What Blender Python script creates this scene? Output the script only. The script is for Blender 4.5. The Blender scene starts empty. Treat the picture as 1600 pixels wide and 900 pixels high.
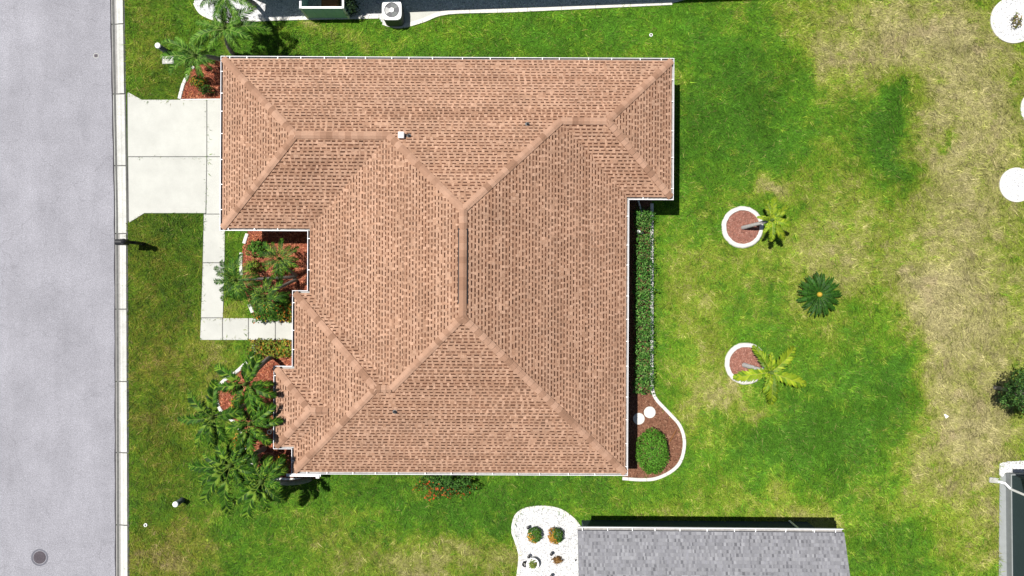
import bpy, math, random
import numpy as np
from mathutils import Vector, Matrix

random.seed(7); np.random.seed(7)
RNG = np.random.RandomState(11)
scene = bpy.context.scene
COL = scene.collection

# ------------------------------------------------------------ camera, sky, sun, exposure
CAM_H, FPX = 33.0, 1056.0
cam = bpy.data.cameras.new('camera'); cam.sensor_width = 36.0
cam.lens = 36.0 * FPX / 1600.0
cam.clip_end = 5000
camo = bpy.data.objects.new('camera', cam); COL.objects.link(camo)
camo.location = (0, 0, CAM_H); camo.rotation_euler = (0, 0, 0)
scene.camera = camo

SUN = Vector((-0.347, 0.150, 1.0)).normalized()
world = bpy.data.worlds.new('World'); scene.world = world; world.use_nodes = True
wn = world.node_tree.nodes; wl = world.node_tree.links
sky = wn.new('ShaderNodeTexSky'); sky.sky_type = 'NISHITA'; sky.sun_disc = False
sky.sun_elevation = math.asin(SUN.z); sky.sun_rotation = math.atan2(SUN.x, SUN.y)
bg = wn.get('Background') or wn.new('ShaderNodeBackground')
bg.inputs['Strength'].default_value = 0.05
wl.new(sky.outputs[0], bg.inputs['Color'])
sl = bpy.data.lights.new('sun', 'SUN'); sl.energy = 5.0; sl.angle = math.radians(0.53); sl.color = (1.0, 0.965, 0.91)
so = bpy.data.objects.new('sun', sl); COL.objects.link(so)
so.rotation_euler = (-SUN).to_track_quat('-Z', 'Y').to_euler(); so.location = SUN * 60
scene.view_settings.view_transform = 'Standard'; scene.view_settings.look = 'None'
scene.view_settings.exposure = 0.52; scene.view_settings.gamma = 1.0
scene.view_settings.use_curve_mapping = False

# ------------------------------------------------------------ helpers
def P(px, py, z=0.0):
    k = (CAM_H - z) / FPX
    return Vector(((px - 800) * k, (450 - py) * k, z))

class MB:
    def __init__(s): s.v = []; s.f = []; s.c = []
    def add(s, vs, fs, col=None):
        n = len(s.v); s.v.extend([tuple(p) for p in vs])
        for f in fs: s.f.append(tuple(i + n for i in f)); s.c.append(col)
    def box(s, a, b, col=None):
        x0, y0, z0 = a; x1, y1, z1 = b
        s.add([(x0,y0,z0),(x1,y0,z0),(x1,y1,z0),(x0,y1,z0),(x0,y0,z1),(x1,y0,z1),(x1,y1,z1),(x0,y1,z1)],
              [(0,3,2,1),(4,5,6,7),(0,1,5,4),(1,2,6,5),(2,3,7,6),(3,0,4,7)], col)
    def obox(s, c, size, rz=0.0, col=None, bev=0.0):
        hx, hy, hz = [q/2 for q in size]; ca, sa = math.cos(rz), math.sin(rz)
        if bev <= 0:
            pts = [(-hx,-hy,-hz),(hx,-hy,-hz),(hx,hy,-hz),(-hx,hy,-hz),(-hx,-hy,hz),(hx,-hy,hz),(hx,hy,hz),(-hx,hy,hz)]
            fs = [(0,3,2,1),(4,5,6,7),(0,1,5,4),(1,2,6,5),(2,3,7,6),(3,0,4,7)]
        else:
            b = bev
            pts = [(-hx,-hy,-hz),(hx,-hy,-hz),(hx,hy,-hz),(-hx,hy,-hz),
                   (-hx,-hy,hz-b),(hx,-hy,hz-b),(hx,hy,hz-b),(-hx,hy,hz-b),
                   (-hx+b,-hy+b,hz),(hx-b,-hy+b,hz),(hx-b,hy-b,hz),(-hx+b,hy-b,hz)]
            fs = [(0,3,2,1),(8,9,10,11),(0,1,5,4),(1,2,6,5),(2,3,7,6),(3,0,4,7),(4,5,9,8),(5,6,10,9),(6,7,11,10),(7,4,8,11)]
        s.add([(c[0]+x*ca-y*sa, c[1]+x*sa+y*ca, c[2]+z) for x,y,z in pts], fs, col)
    def prism(s, poly, z0, z1, col=None, bottom=True, bev=0.0):
        poly = ccw(poly); n = len(poly)
        vs = [(p[0],p[1],z0) for p in poly]
        if bev > 0:
            ins = offset(poly, bev)
            vs += [(p[0],p[1],z1-bev) for p in poly] + [(p[0],p[1],z1) for p in ins]
            fs = [tuple(range(2*n,3*n))] + [(i,(i+1)%n,n+(i+1)%n,n+i) for i in range(n)] + [(n+i,n+(i+1)%n,2*n+(i+1)%n,2*n+i) for i in range(n)]
        else:
            vs += [(p[0],p[1],z1) for p in poly]
            fs = [tuple(range(n,2*n))] + [(i,(i+1)%n,n+(i+1)%n,n+i) for i in range(n)]
        if bottom: fs.append(tuple(reversed(range(n))))
        s.add(vs, fs, col)
    def tube(s, pts, rad, seg=8, col=None, cap=True):
        pts = [Vector(p) for p in pts]; m = len(pts)
        if not hasattr(rad, '__len__'): rad = [rad]*m
        vs = []; up = Vector((0.31,0.17,0.93)).normalized()
        for i,p in enumerate(pts):
            d = (pts[min(i+1,m-1)] - pts[max(i-1,0)]).normalized()
            u = up if abs(d.dot(up)) < 0.95 else Vector((1,0,0))
            a = d.cross(u).normalized(); b = d.cross(a).normalized()
            for k in range(seg):
                t = 2*math.pi*k/seg; vs.append(p + (a*math.cos(t) + b*math.sin(t))*rad[i])
        fs = []
        for i in range(m-1):
            for k in range(seg):
                fs.append((i*seg+k, i*seg+(k+1)%seg, (i+1)*seg+(k+1)%seg, (i+1)*seg+k))
        if cap: fs.append(tuple(reversed(range(seg)))); fs.append(tuple(range((m-1)*seg, m*seg)))
        s.add(vs, fs, col)
    def lathe(s, prof, seg=32, c=(0,0,0), col=None, sx=1, sy=1, jit=0.0):
        vs = []; n = len(prof)
        for k in range(seg):
            t = 2*math.pi*k/seg; j = 1 + (random.uniform(-jit,jit) if jit else 0)
            for r,z in prof: vs.append((c[0]+r*j*sx*math.cos(t), c[1]+r*j*sy*math.sin(t), c[2]+z))
        fs = []
        for k in range(seg):
            k2 = (k+1)%seg
            for i in range(n-1): fs.append((k*n+i, k2*n+i, k2*n+i+1, k*n+i+1))
        if prof[-1][0] > 1e-6 and prof[0] != prof[-1]: fs.append(tuple(k*n+n-1 for k in range(seg)))
        s.add(vs, fs, col)
    def ribbon(s, path, prof, closed=False, col=None):
        """sweep a (offset, height) profile along a ground polyline, capped"""
        pts = [Vector((p[0],p[1])) for p in path]; m = len(pts); n = len(prof); vs = []
        for i,p in enumerate(pts):
            a = pts[(i-1)%m] if (closed or i>0) else p
            b = pts[(i+1)%m] if (closed or i<m-1) else p
            d = (b-a).normalized(); nn = Vector((-d.y,d.x))
            for o,z in prof: vs.append((p.x+nn.x*o, p.y+nn.y*o, z))
        fs = []
        for i in range(m if closed else m-1):
            j = (i+1)%m
            for k in range(n-1): fs.append((i*n+k, j*n+k, j*n+k+1, i*n+k+1))
        if not closed: fs.append(tuple(range(n))); fs.append(tuple(reversed(range((m-1)*n, m*n))))
        s.add(vs, fs, col)
    def mesh(s, name, mat, smooth=False):
        me = bpy.data.meshes.new(name); me.from_pydata(s.v, [], s.f)
        if any(c is not None for c in s.c):
            at = me.color_attributes.new('Col', 'FLOAT_COLOR', 'CORNER')
            buf = np.ones((len(me.loops),4), dtype=np.float32); k = 0
            for f,c in zip(s.f, s.c):
                if c is not None: buf[k:k+len(f),:3] = c
                k += len(f)
            at.data.foreach_set('color', buf.ravel())
        if mat: me.materials.append(mat)
        if smooth: me.polygons.foreach_set('use_smooth', [True]*len(me.polygons))
        me.update(); return me
    def build(s, name, mat, parent=None, smooth=False):
        if parent is not None:
            o = parent
            off = Vector((0,0,0))
            while o is not None: off += o.location; o = o.parent
            s.v = [(x-off.x, y-off.y, z-off.z) for x,y,z in s.v]
        return link(name, s.mesh(name, mat, smooth), parent)

def link(name, me, parent=None, loc=None):
    o = bpy.data.objects.new(name, me); COL.objects.link(o)
    if parent is not None: o.parent = parent
    if loc is not None: o.location = loc
    return o
def area2(p): return sum(p[i][0]*p[(i+1)%len(p)][1]-p[(i+1)%len(p)][0]*p[i][1] for i in range(len(p)))
def ccw(p): return list(p) if area2(p) > 0 else list(reversed(p))
def offset(poly, d):
    """inset of a counter-clockwise polygon"""
    n = len(poly); out = []
    for i in range(n):
        a, b, c = [Vector((poly[j%n][0],poly[j%n][1])) for j in (i-1,i,i+1)]
        e1 = (b-a).normalized(); e2 = (c-b).normalized()
        n1 = Vector((-e1.y,e1.x)); n2 = Vector((-e2.y,e2.x))
        k = 1 + n1.dot(n2); m = (n1+n2)*(d/max(k,0.3)); out.append((b.x+m.x, b.y+m.y))
    return out
def tag(o, label=None, cat=None, group=None, kind=None):
    if label: o['label'] = label
    if cat: o['category'] = cat
    if group: o['group'] = group
    if kind: o['kind'] = kind
    return o
def thing(name, label, cat, loc, group=None):
    o = link(name, None, None, loc); o.empty_display_size = 0.2
    return tag(o, label, cat, group)
def structure(o): o['kind'] = 'structure'; return o
def in_poly(x, y, poly):
    r = np.zeros(x.shape, bool); n = len(poly)
    for i in range(n):
        x0,y0 = poly[i][0],poly[i][1]; x1,y1 = poly[(i+1)%n][0],poly[(i+1)%n][1]
        if y0 == y1: continue
        c = ((y0 > y) != (y1 > y)) & (x < (x1-x0)*(y-y0)/(y1-y0)+x0); r ^= c
    return r
def smooth_path(pts, n=6, closed=False):
    out = []; m = len(pts)
    rng = range(m if closed else m-1)
    for i in rng:
        g = lambda j: Vector(pts[j%m][:2]) if closed else Vector(pts[max(0,min(m-1,j))][:2])
        p0,p1,p2,p3 = g(i-1),g(i),g(i+1),g(i+2)
        for k in range(n):
            t = k/n
            q = 0.5*((2*p1)+(p2-p0)*t+(2*p0-5*p1+4*p2-p3)*t*t+(3*p1-p0-3*p2+p3)*t**3)
            out.append((q.x,q.y))
    if not closed: out.append(tuple(pts[-1][:2]))
    return out
def pxs(l, z=0.0): return [tuple(P(a,b,z))[:2] for a,b in l]

# value noise in numpy
_grids = {}
def vnoise(x, y, scale, seed):
    if seed not in _grids: _grids[seed] = np.random.RandomState(seed).rand(256,256)
    g = _grids[seed]; u = x*scale+1000.3; v = y*scale+1000.7
    i = np.floor(u).astype(int); j = np.floor(v).astype(int); fu = u-i; fv = v-j
    fu = fu*fu*(3-2*fu); fv = fv*fv*(3-2*fv); i %= 256; j %= 256; i1 = (i+1)%256; j1 = (j+1)%256
    return (g[i,j]*(1-fu)+g[i1,j]*fu)*(1-fv)+(g[i,j1]*(1-fu)+g[i1,j1]*fu)*fv
def fbm(x, y, scale, seed, octv=4):
    r = 0; a = 0.5; t = 0
    for k in range(octv): r = r + a*vnoise(x,y,scale*2**k,seed+k); t += a; a *= 0.55
    return r/t

# ------------------------------------------------------------ materials
MATS = {}
def nodes_of(name):
    m = bpy.data.materials.new(name); m.use_nodes = True; nt = m.node_tree
    return m, nt, nt.nodes['Principled BSDF']
def mat(name, col, rough=0.7, var=0.15, scale=8.0, bump=0.0, bscale=60.0, spec=0.3, metal=0.0, attr=False, objvar=0.0, fine=0.0, fscale=120.0, trans=0.0):
    if name in MATS: return MATS[name]
    m, nt, b = nodes_of(name); N = nt.nodes; L = nt.links
    geo = N.new('ShaderNodeNewGeometry')
    nz = N.new('ShaderNodeTexNoise'); nz.inputs['Scale'].default_value = scale; nz.inputs['Detail'].default_value = 6; nz.inputs['Roughness'].default_value = 0.65
    L.new(geo.outputs['Position'], nz.inputs['Vector'])
    mr = N.new('ShaderNodeMapRange'); mr.inputs['From Min'].default_value = 0.25; mr.inputs['From Max'].default_value = 0.75
    mr.inputs['To Min'].default_value = 1-var; mr.inputs['To Max'].default_value = 1+var
    L.new(nz.outputs['Fac'], mr.inputs['Value']); fac = mr.outputs['Result']
    if fine > 0:
        n2 = N.new('ShaderNodeTexNoise'); n2.inputs['Scale'].default_value = fscale; n2.inputs['Detail'].default_value = 3
        L.new(geo.outputs['Position'], n2.inputs['Vector'])
        m2 = N.new('ShaderNodeMapRange'); m2.inputs['From Min'].default_value = 0.3; m2.inputs['From Max'].default_value = 0.7
        m2.inputs['To Min'].default_value = 1-fine; m2.inputs['To Max'].default_value = 1+fine
        L.new(n2.outputs['Fac'], m2.inputs['Value'])
        mm = N.new('ShaderNodeMath'); mm.operation = 'MULTIPLY'; L.new(fac, mm.inputs[0]); L.new(m2.outputs['Result'], mm.inputs[1]); fac = mm.outputs[0]
    if objvar > 0:
        oi = N.new('ShaderNodeObjectInfo'); m3 = N.new('ShaderNodeMapRange')
        m3.inputs['To Min'].default_value = 1-objvar; m3.inputs['To Max'].default_value = 1+objvar
        L.new(oi.outputs['Random'], m3.inputs['Value'])
        mm = N.new('ShaderNodeMath'); mm.operation = 'MULTIPLY'; L.new(fac, mm.inputs[0]); L.new(m3.outputs['Result'], mm.inputs[1]); fac = mm.outputs[0]
    vm = N.new('ShaderNodeVectorMath'); vm.operation = 'SCALE'; L.new(fac, vm.inputs['Scale'])
    if attr:
        at = N.new('ShaderNodeAttribute'); at.attribute_name = 'Col'; L.new(at.outputs['Color'], vm.inputs[0])
    else: vm.inputs[0].default_value = col
    L.new(vm.outputs[0], b.inputs['Base Color'])
    b.inputs['Roughness'].default_value = rough; b.inputs['Metallic'].default_value = metal
    b.inputs['Specular IOR Level'].default_value = spec
    if bump > 0:
        bn = N.new('ShaderNodeTexNoise'); bn.inputs['Scale'].default_value = bscale; bn.inputs['Detail'].default_value = 4
        L.new(geo.outputs['Position'], bn.inputs['Vector'])
        bp = N.new('ShaderNodeBump'); bp.inputs['Strength'].default_value = bump; bp.inputs['Distance'].default_value = 0.02
        L.new(bn.outputs['Fac'], bp.inputs['Height']); L.new(bp.outputs['Normal'], b.inputs['Normal'])
    if trans > 0:
        b.inputs['Subsurface Weight'].default_value = 0
    MATS[name] = m; return m

M_LAWN = mat('lawn_grass', None, 0.9, 0.16, 3.0, attr=True, spec=0.1, fine=0.45, fscale=16.0)
M_BLADE = mat('grass_blades', None, 0.75, 0.10, 4.0, attr=True, spec=0.15)
M_CONC = mat('pale_concrete', (0.408,0.408,0.375), 0.85, 0.10, 0.9, 0.25, 90, 0.2, fine=0.05, fscale=30, objvar=0.02)
M_KERB = mat('kerb_concrete', None, 0.85, 0.16, 1.8, 0.3, 70, 0.2, attr=True, fine=0.10, fscale=14, objvar=0.06)
M_KERB2 = mat('moulded_concrete', (0.37,0.37,0.345), 0.85, 0.13, 2.2, 0.3, 70, 0.2, fine=0.08, fscale=14)
M_WHITE = mat('white_painted_metal', (0.80,0.80,0.79), 0.45, 0.04, 3.0, spec=0.4)
M_GUTTER = mat('gutter_white_aluminium', (0.74,0.73,0.75), 0.5, 0.12, 5.0, spec=0.4)
M_TROUGH = mat('shaded_trough', (0.30,0.29,0.28), 0.8, 0.35, 6.0)  # gutter interior: shade inside the channel is put into this grey
M_EDGE = mat('white_edging_concrete', (0.56,0.54,0.50), 0.85, 0.16, 7.0, 0.4, 60, 0.2, fine=0.1, fscale=40)
M_SHING = mat('brown_shingles', None, 0.92, 0.16, 0.9, 0.5, 260, 0.12, attr=True, fine=0.22, fscale=30)
M_GSHING = mat('grey_shingles', None, 0.9, 0.07, 1.5, 0.4, 260, 0.15, attr=True, fine=0.12, fscale=60)
M_CAPS = [mat('ridge_cap_%d'%i, c, 0.92, 0.12, 3.0, 0.5, 260, 0.12, fine=0.10, fscale=50) for i,c in enumerate([(0.365,0.222,0.152),(0.285,0.165,0.109),(0.325,0.193,0.130),(0.240,0.136,0.088)])]
M_DECK = mat('roof_deck', (0.21,0.115,0.072), 0.95, 0.1)
M_WALL = mat('cream_stucco', (0.55,0.50,0.42), 0.9, 0.06, 2.0, 0.3, 80)
M_SOFFIT = mat('white_soffit', (0.7,0.7,0.68), 0.7, 0.03)
M_TEAL = mat('dark_teal_stucco', (0.030,0.052,0.056), 0.9, 0.08, 2.0, 0.3, 80)
M_TEAL2 = mat('teal_panel', (0.40,0.62,0.54), 0.7, 0.06, 4.0)
M_PLINTH = mat('grey_plinth', (0.23,0.245,0.245), 0.9, 0.1, 4.0, 0.2, 80)
M_GLASS = mat('window_glass', (0.02,0.03,0.035), 0.08, 0.0, spec=0.6)
M_BLACK = mat('black_metal', (0.012,0.012,0.014), 0.45, 0.1, spec=0.4)
M_DARK = mat('dark_recess', (0.02,0.02,0.022), 0.8, 0.1)
M_GREY = mat('grey_plastic', (0.16,0.17,0.17), 0.6, 0.1)
M_MULCH = mat('mulch', None, 0.95, 0.2, 6.0, 0.6, 60, 0.1, attr=True, fine=0.2, fscale=40)
M_GRAVEL = mat('white_gravel', None, 0.9, 0.08, 3.0, 0.7, 45, 0.2, attr=True, fine=0.14, fscale=22)
M_LEAF = mat('leaves', None, 0.6, 0.12, 3.0, attr=True, spec=0.12, objvar=0.12)
M_FROND = mat('palm_leaflets', None, 0.55, 0.12, 3.0, attr=True, spec=0.14, objvar=0.22)
M_BARK = mat('palm_bark', (0.20,0.185,0.165), 0.95, 0.25, 9.0, 0.7, 40)
M_BARK2 = mat('pale_palm_bark', (0.34,0.325,0.31), 0.95, 0.25, 9.0, 0.7, 40)
M_BROWN = mat('brown_wood', (0.20,0.085,0.03), 0.7, 0.2, 6.0)
M_BRASS = mat('dark_iron', (0.060,0.050,0.060), 0.6, 0.25, 14.0, 0.6, 50, spec=0.4, metal=0.3)
M_TAR = mat('joint_sealant', (0.045,0.043,0.048), 0.9, 0.4, 3.0)

# asphalt: pale, weathered, with big soft patches, speckle and hairline cracks
def asphalt():
    m, nt, b = nodes_of('pale_asphalt'); N = nt.nodes; L = nt.links
    geo = N.new('ShaderNodeNewGeometry'); pos = geo.outputs['Position']
    def noise(s, d, lo, hi, a, c, vec=pos):
        n = N.new('ShaderNodeTexNoise'); n.inputs['Scale'].default_value = s; n.inputs['Detail'].default_value = d; n.inputs['Roughness'].default_value = 0.7
        L.new(vec, n.inputs['Vector']); r = N.new('ShaderNodeMapRange')
        r.inputs['From Min'].default_value = lo; r.inputs['From Max'].default_value = hi; r.inputs['To Min'].default_value = a; r.inputs['To Max'].default_value = c
        L.new(n.outputs['Fac'], r.inputs['Value']); return r.outputs['Result']
    def mul(a, c):
        q = N.new('ShaderNodeMath'); q.operation = 'MULTIPLY'; L.new(a,q.inputs[0]); L.new(c,q.inputs[1]); return q.outputs[0]
    st = N.new('ShaderNodeMapping'); st.inputs['Scale'].default_value = (1.3,0.16,1); L.new(pos, st.inputs['Vector'])
    f = mul(noise(0.35,4,0.3,0.7,0.86,1.12), noise(14,4,0.3,0.7,0.88,1.10))
    f = mul(f, noise(26,3,0.3,0.7,0.62,1.34)); f = mul(f, noise(1.0,3,0.3,0.7,0.94,1.05, st.outputs['Vector']))
    f = mul(f, noise(5,5,0.66,0.74,1.0,0.72))
    v = N.new('ShaderNodeTexVoronoi'); v.feature = 'DISTANCE_TO_EDGE'; v.inputs['Scale'].default_value = 0.22
    wz = N.new('ShaderNodeTexNoise'); wz.inputs['Scale'].default_value = 1.2; wz.inputs['Detail'].default_value = 5; L.new(pos, wz.inputs['Vector'])
    va = N.new('ShaderNodeVectorMath'); va.operation = 'ADD'; L.new(pos, va.inputs[0]); L.new(wz.outputs['Color'], va.inputs[1])
    L.new(va.outputs[0], v.inputs['Vector'])
    r = N.new('ShaderNodeMapRange'); r.inputs['From Min'].default_value = 0.0; r.inputs['From Max'].default_value = 0.006; r.inputs['To Min'].default_value = 0.86; r.inputs['To Max'].default_value = 1
    L.new(v.outputs['Distance'], r.inputs['Value']); f = mul(f, r.outputs['Result'])
    vm = N.new('ShaderNodeVectorMath'); vm.operation = 'SCALE'; vm.inputs[0].default_value = (0.246,0.243,0.266); L.new(f, vm.inputs['Scale'])
    L.new(vm.outputs[0], b.inputs['Base Color']); b.inputs['Roughness'].default_value = 0.9; b.inputs['Specular IOR Level'].default_value = 0.2
    bn = N.new('ShaderNodeTexNoise'); bn.inputs['Scale'].default_value = 70; L.new(pos, bn.inputs['Vector'])
    bp = N.new('ShaderNodeBump'); bp.inputs['Strength'].default_value = 0.4; bp.inputs['Distance'].default_value = 0.01
    L.new(bn.outputs['Fac'], bp.inputs['Height']); L.new(bp.outputs['Normal'], b.inputs['Normal'])
    return m
M_ASPH = asphalt()

# ------------------------------------------------------------ layout polygons (ground)
def road_x(py): return -0.0000 + (172 + 6.5*min(1,max(0,py/330)) + 1.5*max(0,(py-330)/570))   # pixel x of the road edge
def kerb_x(py): return (193 + 5.0*min(1,max(0,py/330)) + 2.5*max(0,(py-330)/570))
KERB_JOINTS = [-190,-78,38,147,259,365,483,596,707,820,935,1050]
road_poly = [(-27.0,300)] + [(P(road_x(0),0).x,300)] + [tuple(P(road_x(y),y))[:2] for y in range(0,901,100)] + [(P(road_x(900),900).x,-300),(-27.0,-300)]
DRIVE = [[(200,144),(222,156),(323,156),(323,244.4),(200.5,244.4)], [(200.8,245.6),(323,245.6),(321.5,333),(226,333),(202,348)],
         [(324.2,156),(398,156),(398,244.4),(324.2,244.4)], [(324.2,245.6),(398,245.6),(398,334),(322.8,334)]]
WALK = [[(319,335.2),(352,335.2),(351,410),(317.5,410)], [(317.5,411.2),(351,411.2),(348.5,496),(314.5,496)], [(314.5,497.2),(347.5,497.2),(347.5,531),(313,531)],
        [(348.7,497.2),(388,497.2),(388,531),(348.7,531)], [(389.2,497.2),(430,498),(430,531),(389.2,531)], [(431.2,498),(500,500),(500,531),(431.2,531)]]
BED_NW = [(281,155),(288,130),(303,104),(335,95),(400,95),(400,155)]
BED_COURT = [(392,350),(383,375),(377,400),(378,430),(383,455),(390,475),(398,498),(505,499),(505,350)]
BED_FRONT = [(392,532),(398,553),(385,567),(365,585),(350,595),(338,612),(345,640),(372,665),(385,700),(402,738),(440,748),(500,748),(505,532)]
BED_EAST = [(951,305),(1018,305),(1018,600),(1024,622),(1045,645),(1062,665),(1069,690),(1064,718),(1050,735),(1025,747),(985,748),(951,735)]
BED_SOUTH = [(803,960),(809,900),(812,868),(806,845),(801,828),(806,806),(822,795),(850,792),(876,797),(896,811),(908,826),(930,840),(930,960)]
BED_NORTH = [(306,-30),(304,5),(313,20),(330,29),(352,34),(385,33),(420,31),(480,29.5),(592,27.5),(600,38),(630,41),(660,33),(700,20),(800,16.5),(1050,5),(1180,-30)]
BED_RIGHT = [(1562,724),(1575,721),(1640,718),(1640,738),(1571,738),(1566,745),(1561,742)]
RINGS = [(1160,355,33),(1165,568,33)]
DISCS = [(1583,32,36),(1625,170,31),(1588,289,27)]
HOUSE = [(-13.11,10.36),(-13.11,2.525),(-9.18,2.525),(-9.18,-0.14),(-9.85,-0.14),(-9.85,-3.53),(-10.67,-3.53),(-10.67,-7.26),(-9.85,-7.26),(-9.85,-8.38),(5.24,-8.38),(5.24,4.0),(7.23,4.0),(7.23,10.36)]
HWALL = offset(HOUSE, 0.52)

# ------------------------------------------------------------ lawn colour field
def g(px, py, cx, cy, rx, ry): return np.exp(-(((px-cx)/rx)**2 + ((py-cy)/ry)**2))
def sstep(v, a, b): t = np.clip((v-a)/(b-a),0,1); return t*t*(3-2*t)
def lawn_col(x, y, jit=0.0):
    px = x*32+800; py = 450-y*32
    wx = (fbm(x,y,0.45,31)-0.5)*90 + (fbm(x,y,1.7,41)-0.5)*40; wy = (fbm(x,y,0.45,51)-0.5)*90 + (fbm(x,y,1.7,61)-0.5)*40
    qx = px+wx; qy = py+wy
    d = 0.20 + 0*px
    for cx,cy,rx,ry,a in [(1380,50,120,80,.62),(1510,180,120,220,.72),(1300,380,70,130,.42),(1195,295,38,20,.62),(1500,520,120,170,.66),(1520,690,70,70,.72),
                          (1260,810,90,45,.38),(1230,20,60,30,.18),(1090,470,50,130,.30),(1130,620,70,60,.32),(1080,790,150,40,.22),(720,876,200,34,.48),(270,865,70,40,.42),
                          (250,560,70,200,.18),(330,560,30,70,.22),(220,80,30,70,.22),(480,45,22,7,.55),(540,60,60,12,.2),(700,50,120,30,.08),(1560,840,60,70,.45),(1430,480,60,60,.35),(1450,780,60,60,.25),
                          (370,640,40,60,.1),(370,500,30,30,.25),(1150,300,60,30,.2),(1290,90,40,20,.25),(560,850,120,50,.2),(1180,400,60,30,.2),(1150,630,40,12,.35),(1065,125,22,55,.26),(1042,390,26,90,.24),(1090,650,40,60,.22),(1250,430,60,60,.2),(1330,760,60,60,.15)]:
        d = d + a*g(qx,qy,cx,cy,rx,ry)
    for cx,cy,rx,ry,a in [(1395,185,42,65,.75),(1375,240,34,40,.5),(1150,190,75,110,.30),(1400,590,50,60,.5),(1260,690,120,80,.34),(1370,480,50,60,.2),(1492,216,16,8,.6),
                          (900,50,180,40,.14),(780,780,160,40,.18),(1050,250,30,200,.1),(1390,820,50,50,.25),(1235,200,60,60,.1),(620,780,160,25,.1)]:
        d = d - a*g(qx,qy,cx,cy,rx,ry)
    d = d + (fbm(x,y,0.9,71,5)-0.5)*0.34 + (fbm(x,y,5.0,81,3)-0.5)*0.22*(0.6+sstep(d,0.2,0.7))
    d = np.clip(d*0.95-0.065+jit,0,1)
    stops = [0.0,0.22,0.42,0.66,1.0]
    cols = np.array([(0.040,0.110,0.007),(0.072,0.152,0.008),(0.142,0.182,0.018),(0.205,0.200,0.060),(0.262,0.232,0.108)])
    c = np.stack([np.interp(d,stops,cols[:,k]) for k in range(3)],-1)
    lum = 0.80 + 0.45*fbm(x,y,0.7,91,4) + 0.28*g(qx,qy,900,45,330,45) - 0.22*g(qx,qy,1160,170,70,95) - 0.20*g(qx,qy,1270,680,110,70) + 0.11*sstep(px,700,1120) + 0.12*g(qx,qy,1230,760,260,60) - 0.36*g(qx,qy,250,470,75,460) + 0.2*g(qx,qy,1230,200,60,60) - 0.2*g(qx,qy,1395,200,40,60)
    ol = np.clip(g(qx,qy,250,500,75,480)*0.8,0,1)[...,None]            # the front strip is an olive, thinner grass
    c = c*lum[...,None]; c = c*(1-ol) + c*ol*np.array([1.22,0.90,1.0])
    pk = sstep(fbm(x,y,1.3,101,4),0.60,0.72)*sstep(d,0.5,0.8)          # thin pinkish thatch where it is driest
    return c*(1-0.35*pk[...,None]) + 0.35*pk[...,None]*np.array([0.27,0.20,0.13])

def fast_mesh(name, verts, faces_idx, nper, cols, mat_):
    """verts (n,3), faces (m,nper), cols per corner (m*nper,3)"""
    me = bpy.data.meshes.new(name); nv = len(verts); nf = len(faces_idx)
    me.vertices.add(nv); me.vertices.foreach_set('co', np.asarray(verts,np.float32).ravel())
    me.loops.add(nf*nper); me.polygons.add(nf)
    me.loops.foreach_set('vertex_index', np.asarray(faces_idx,np.int32).ravel())
    me.polygons.foreach_set('loop_start', np.arange(0,nf*nper,nper,dtype=np.int32))
    me.update(calc_edges=True); me.validate()
    at = me.color_attributes.new('Col','FLOAT_COLOR','CORNER')
    buf = np.ones((nf*nper,4),np.float32); buf[:,:3] = cols; at.data.foreach_set('color', buf.ravel())
    me.materials.append(mat_); return me

# ground sheet: fine where the photo looks, coarse out to the horizon
def lawn_sheet():
    xs = np.concatenate([[-1500,-400,-120,-60,-36],np.arange(-28,28.01,0.14),[36,60,120,400,1500]])
    ys = np.concatenate([[-1500,-400,-120,-60,-30],np.arange(-17,17.01,0.14),[30,60,120,400,1500]])
    X,Y = np.meshgrid(xs,ys,indexing='ij'); nx,ny = X.shape
    Z = np.where((abs(X)<28)&(abs(Y)<17),(fbm(X,Y,2.0,5,3)-0.5)*0.03-0.012,-0.012)
    V = np.stack([X,Y,Z],-1).reshape(-1,3); idx = np.arange(nx*ny).reshape(nx,ny)
    F = np.stack([idx[:-1,:-1],idx[1:,:-1],idx[1:,1:],idx[:-1,1:]],-1).reshape(-1,4)
    C = lawn_col(X,Y); far = (abs(X)>30)|(abs(Y)>20); C[far] = (0.082,0.142,0.016); C = C.reshape(-1,3)
    o = link('lawn', fast_mesh('lawn',V,F,4,C[F.ravel()]*0.82,M_LAWN)); structure(o)
lawn_sheet()

def lawn_mask(x, y):
    px = x*32+800; py = 450-y*32
    ok = px > (np.interp(py,[0,330,900],[194.5,199.5,202])); ok &= ~((px<204)&(py>143)&(py<349))
    for poly in DRIVE+WALK: ok &= ~in_poly(px,py,poly)
    for poly in (BED_NW,BED_COURT,BED_FRONT,BED_EAST,BED_SOUTH,BED_NORTH,BED_RIGHT): ok &= ~in_poly(px,py,poly)
    for cx,cy,r in RINGS+DISCS: ok &= ((px-cx)**2+(py-cy)**2 > (r*0.98)**2)
    ok &= ~in_poly(x,y,HWALL)
    ok &= ~((px>905)&(px<1302)&(py>812)); ok &= ~((px>1562)&(py>736)); ok &= ~((px>598)&(px<642)&(py<40))
    return ok

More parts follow.
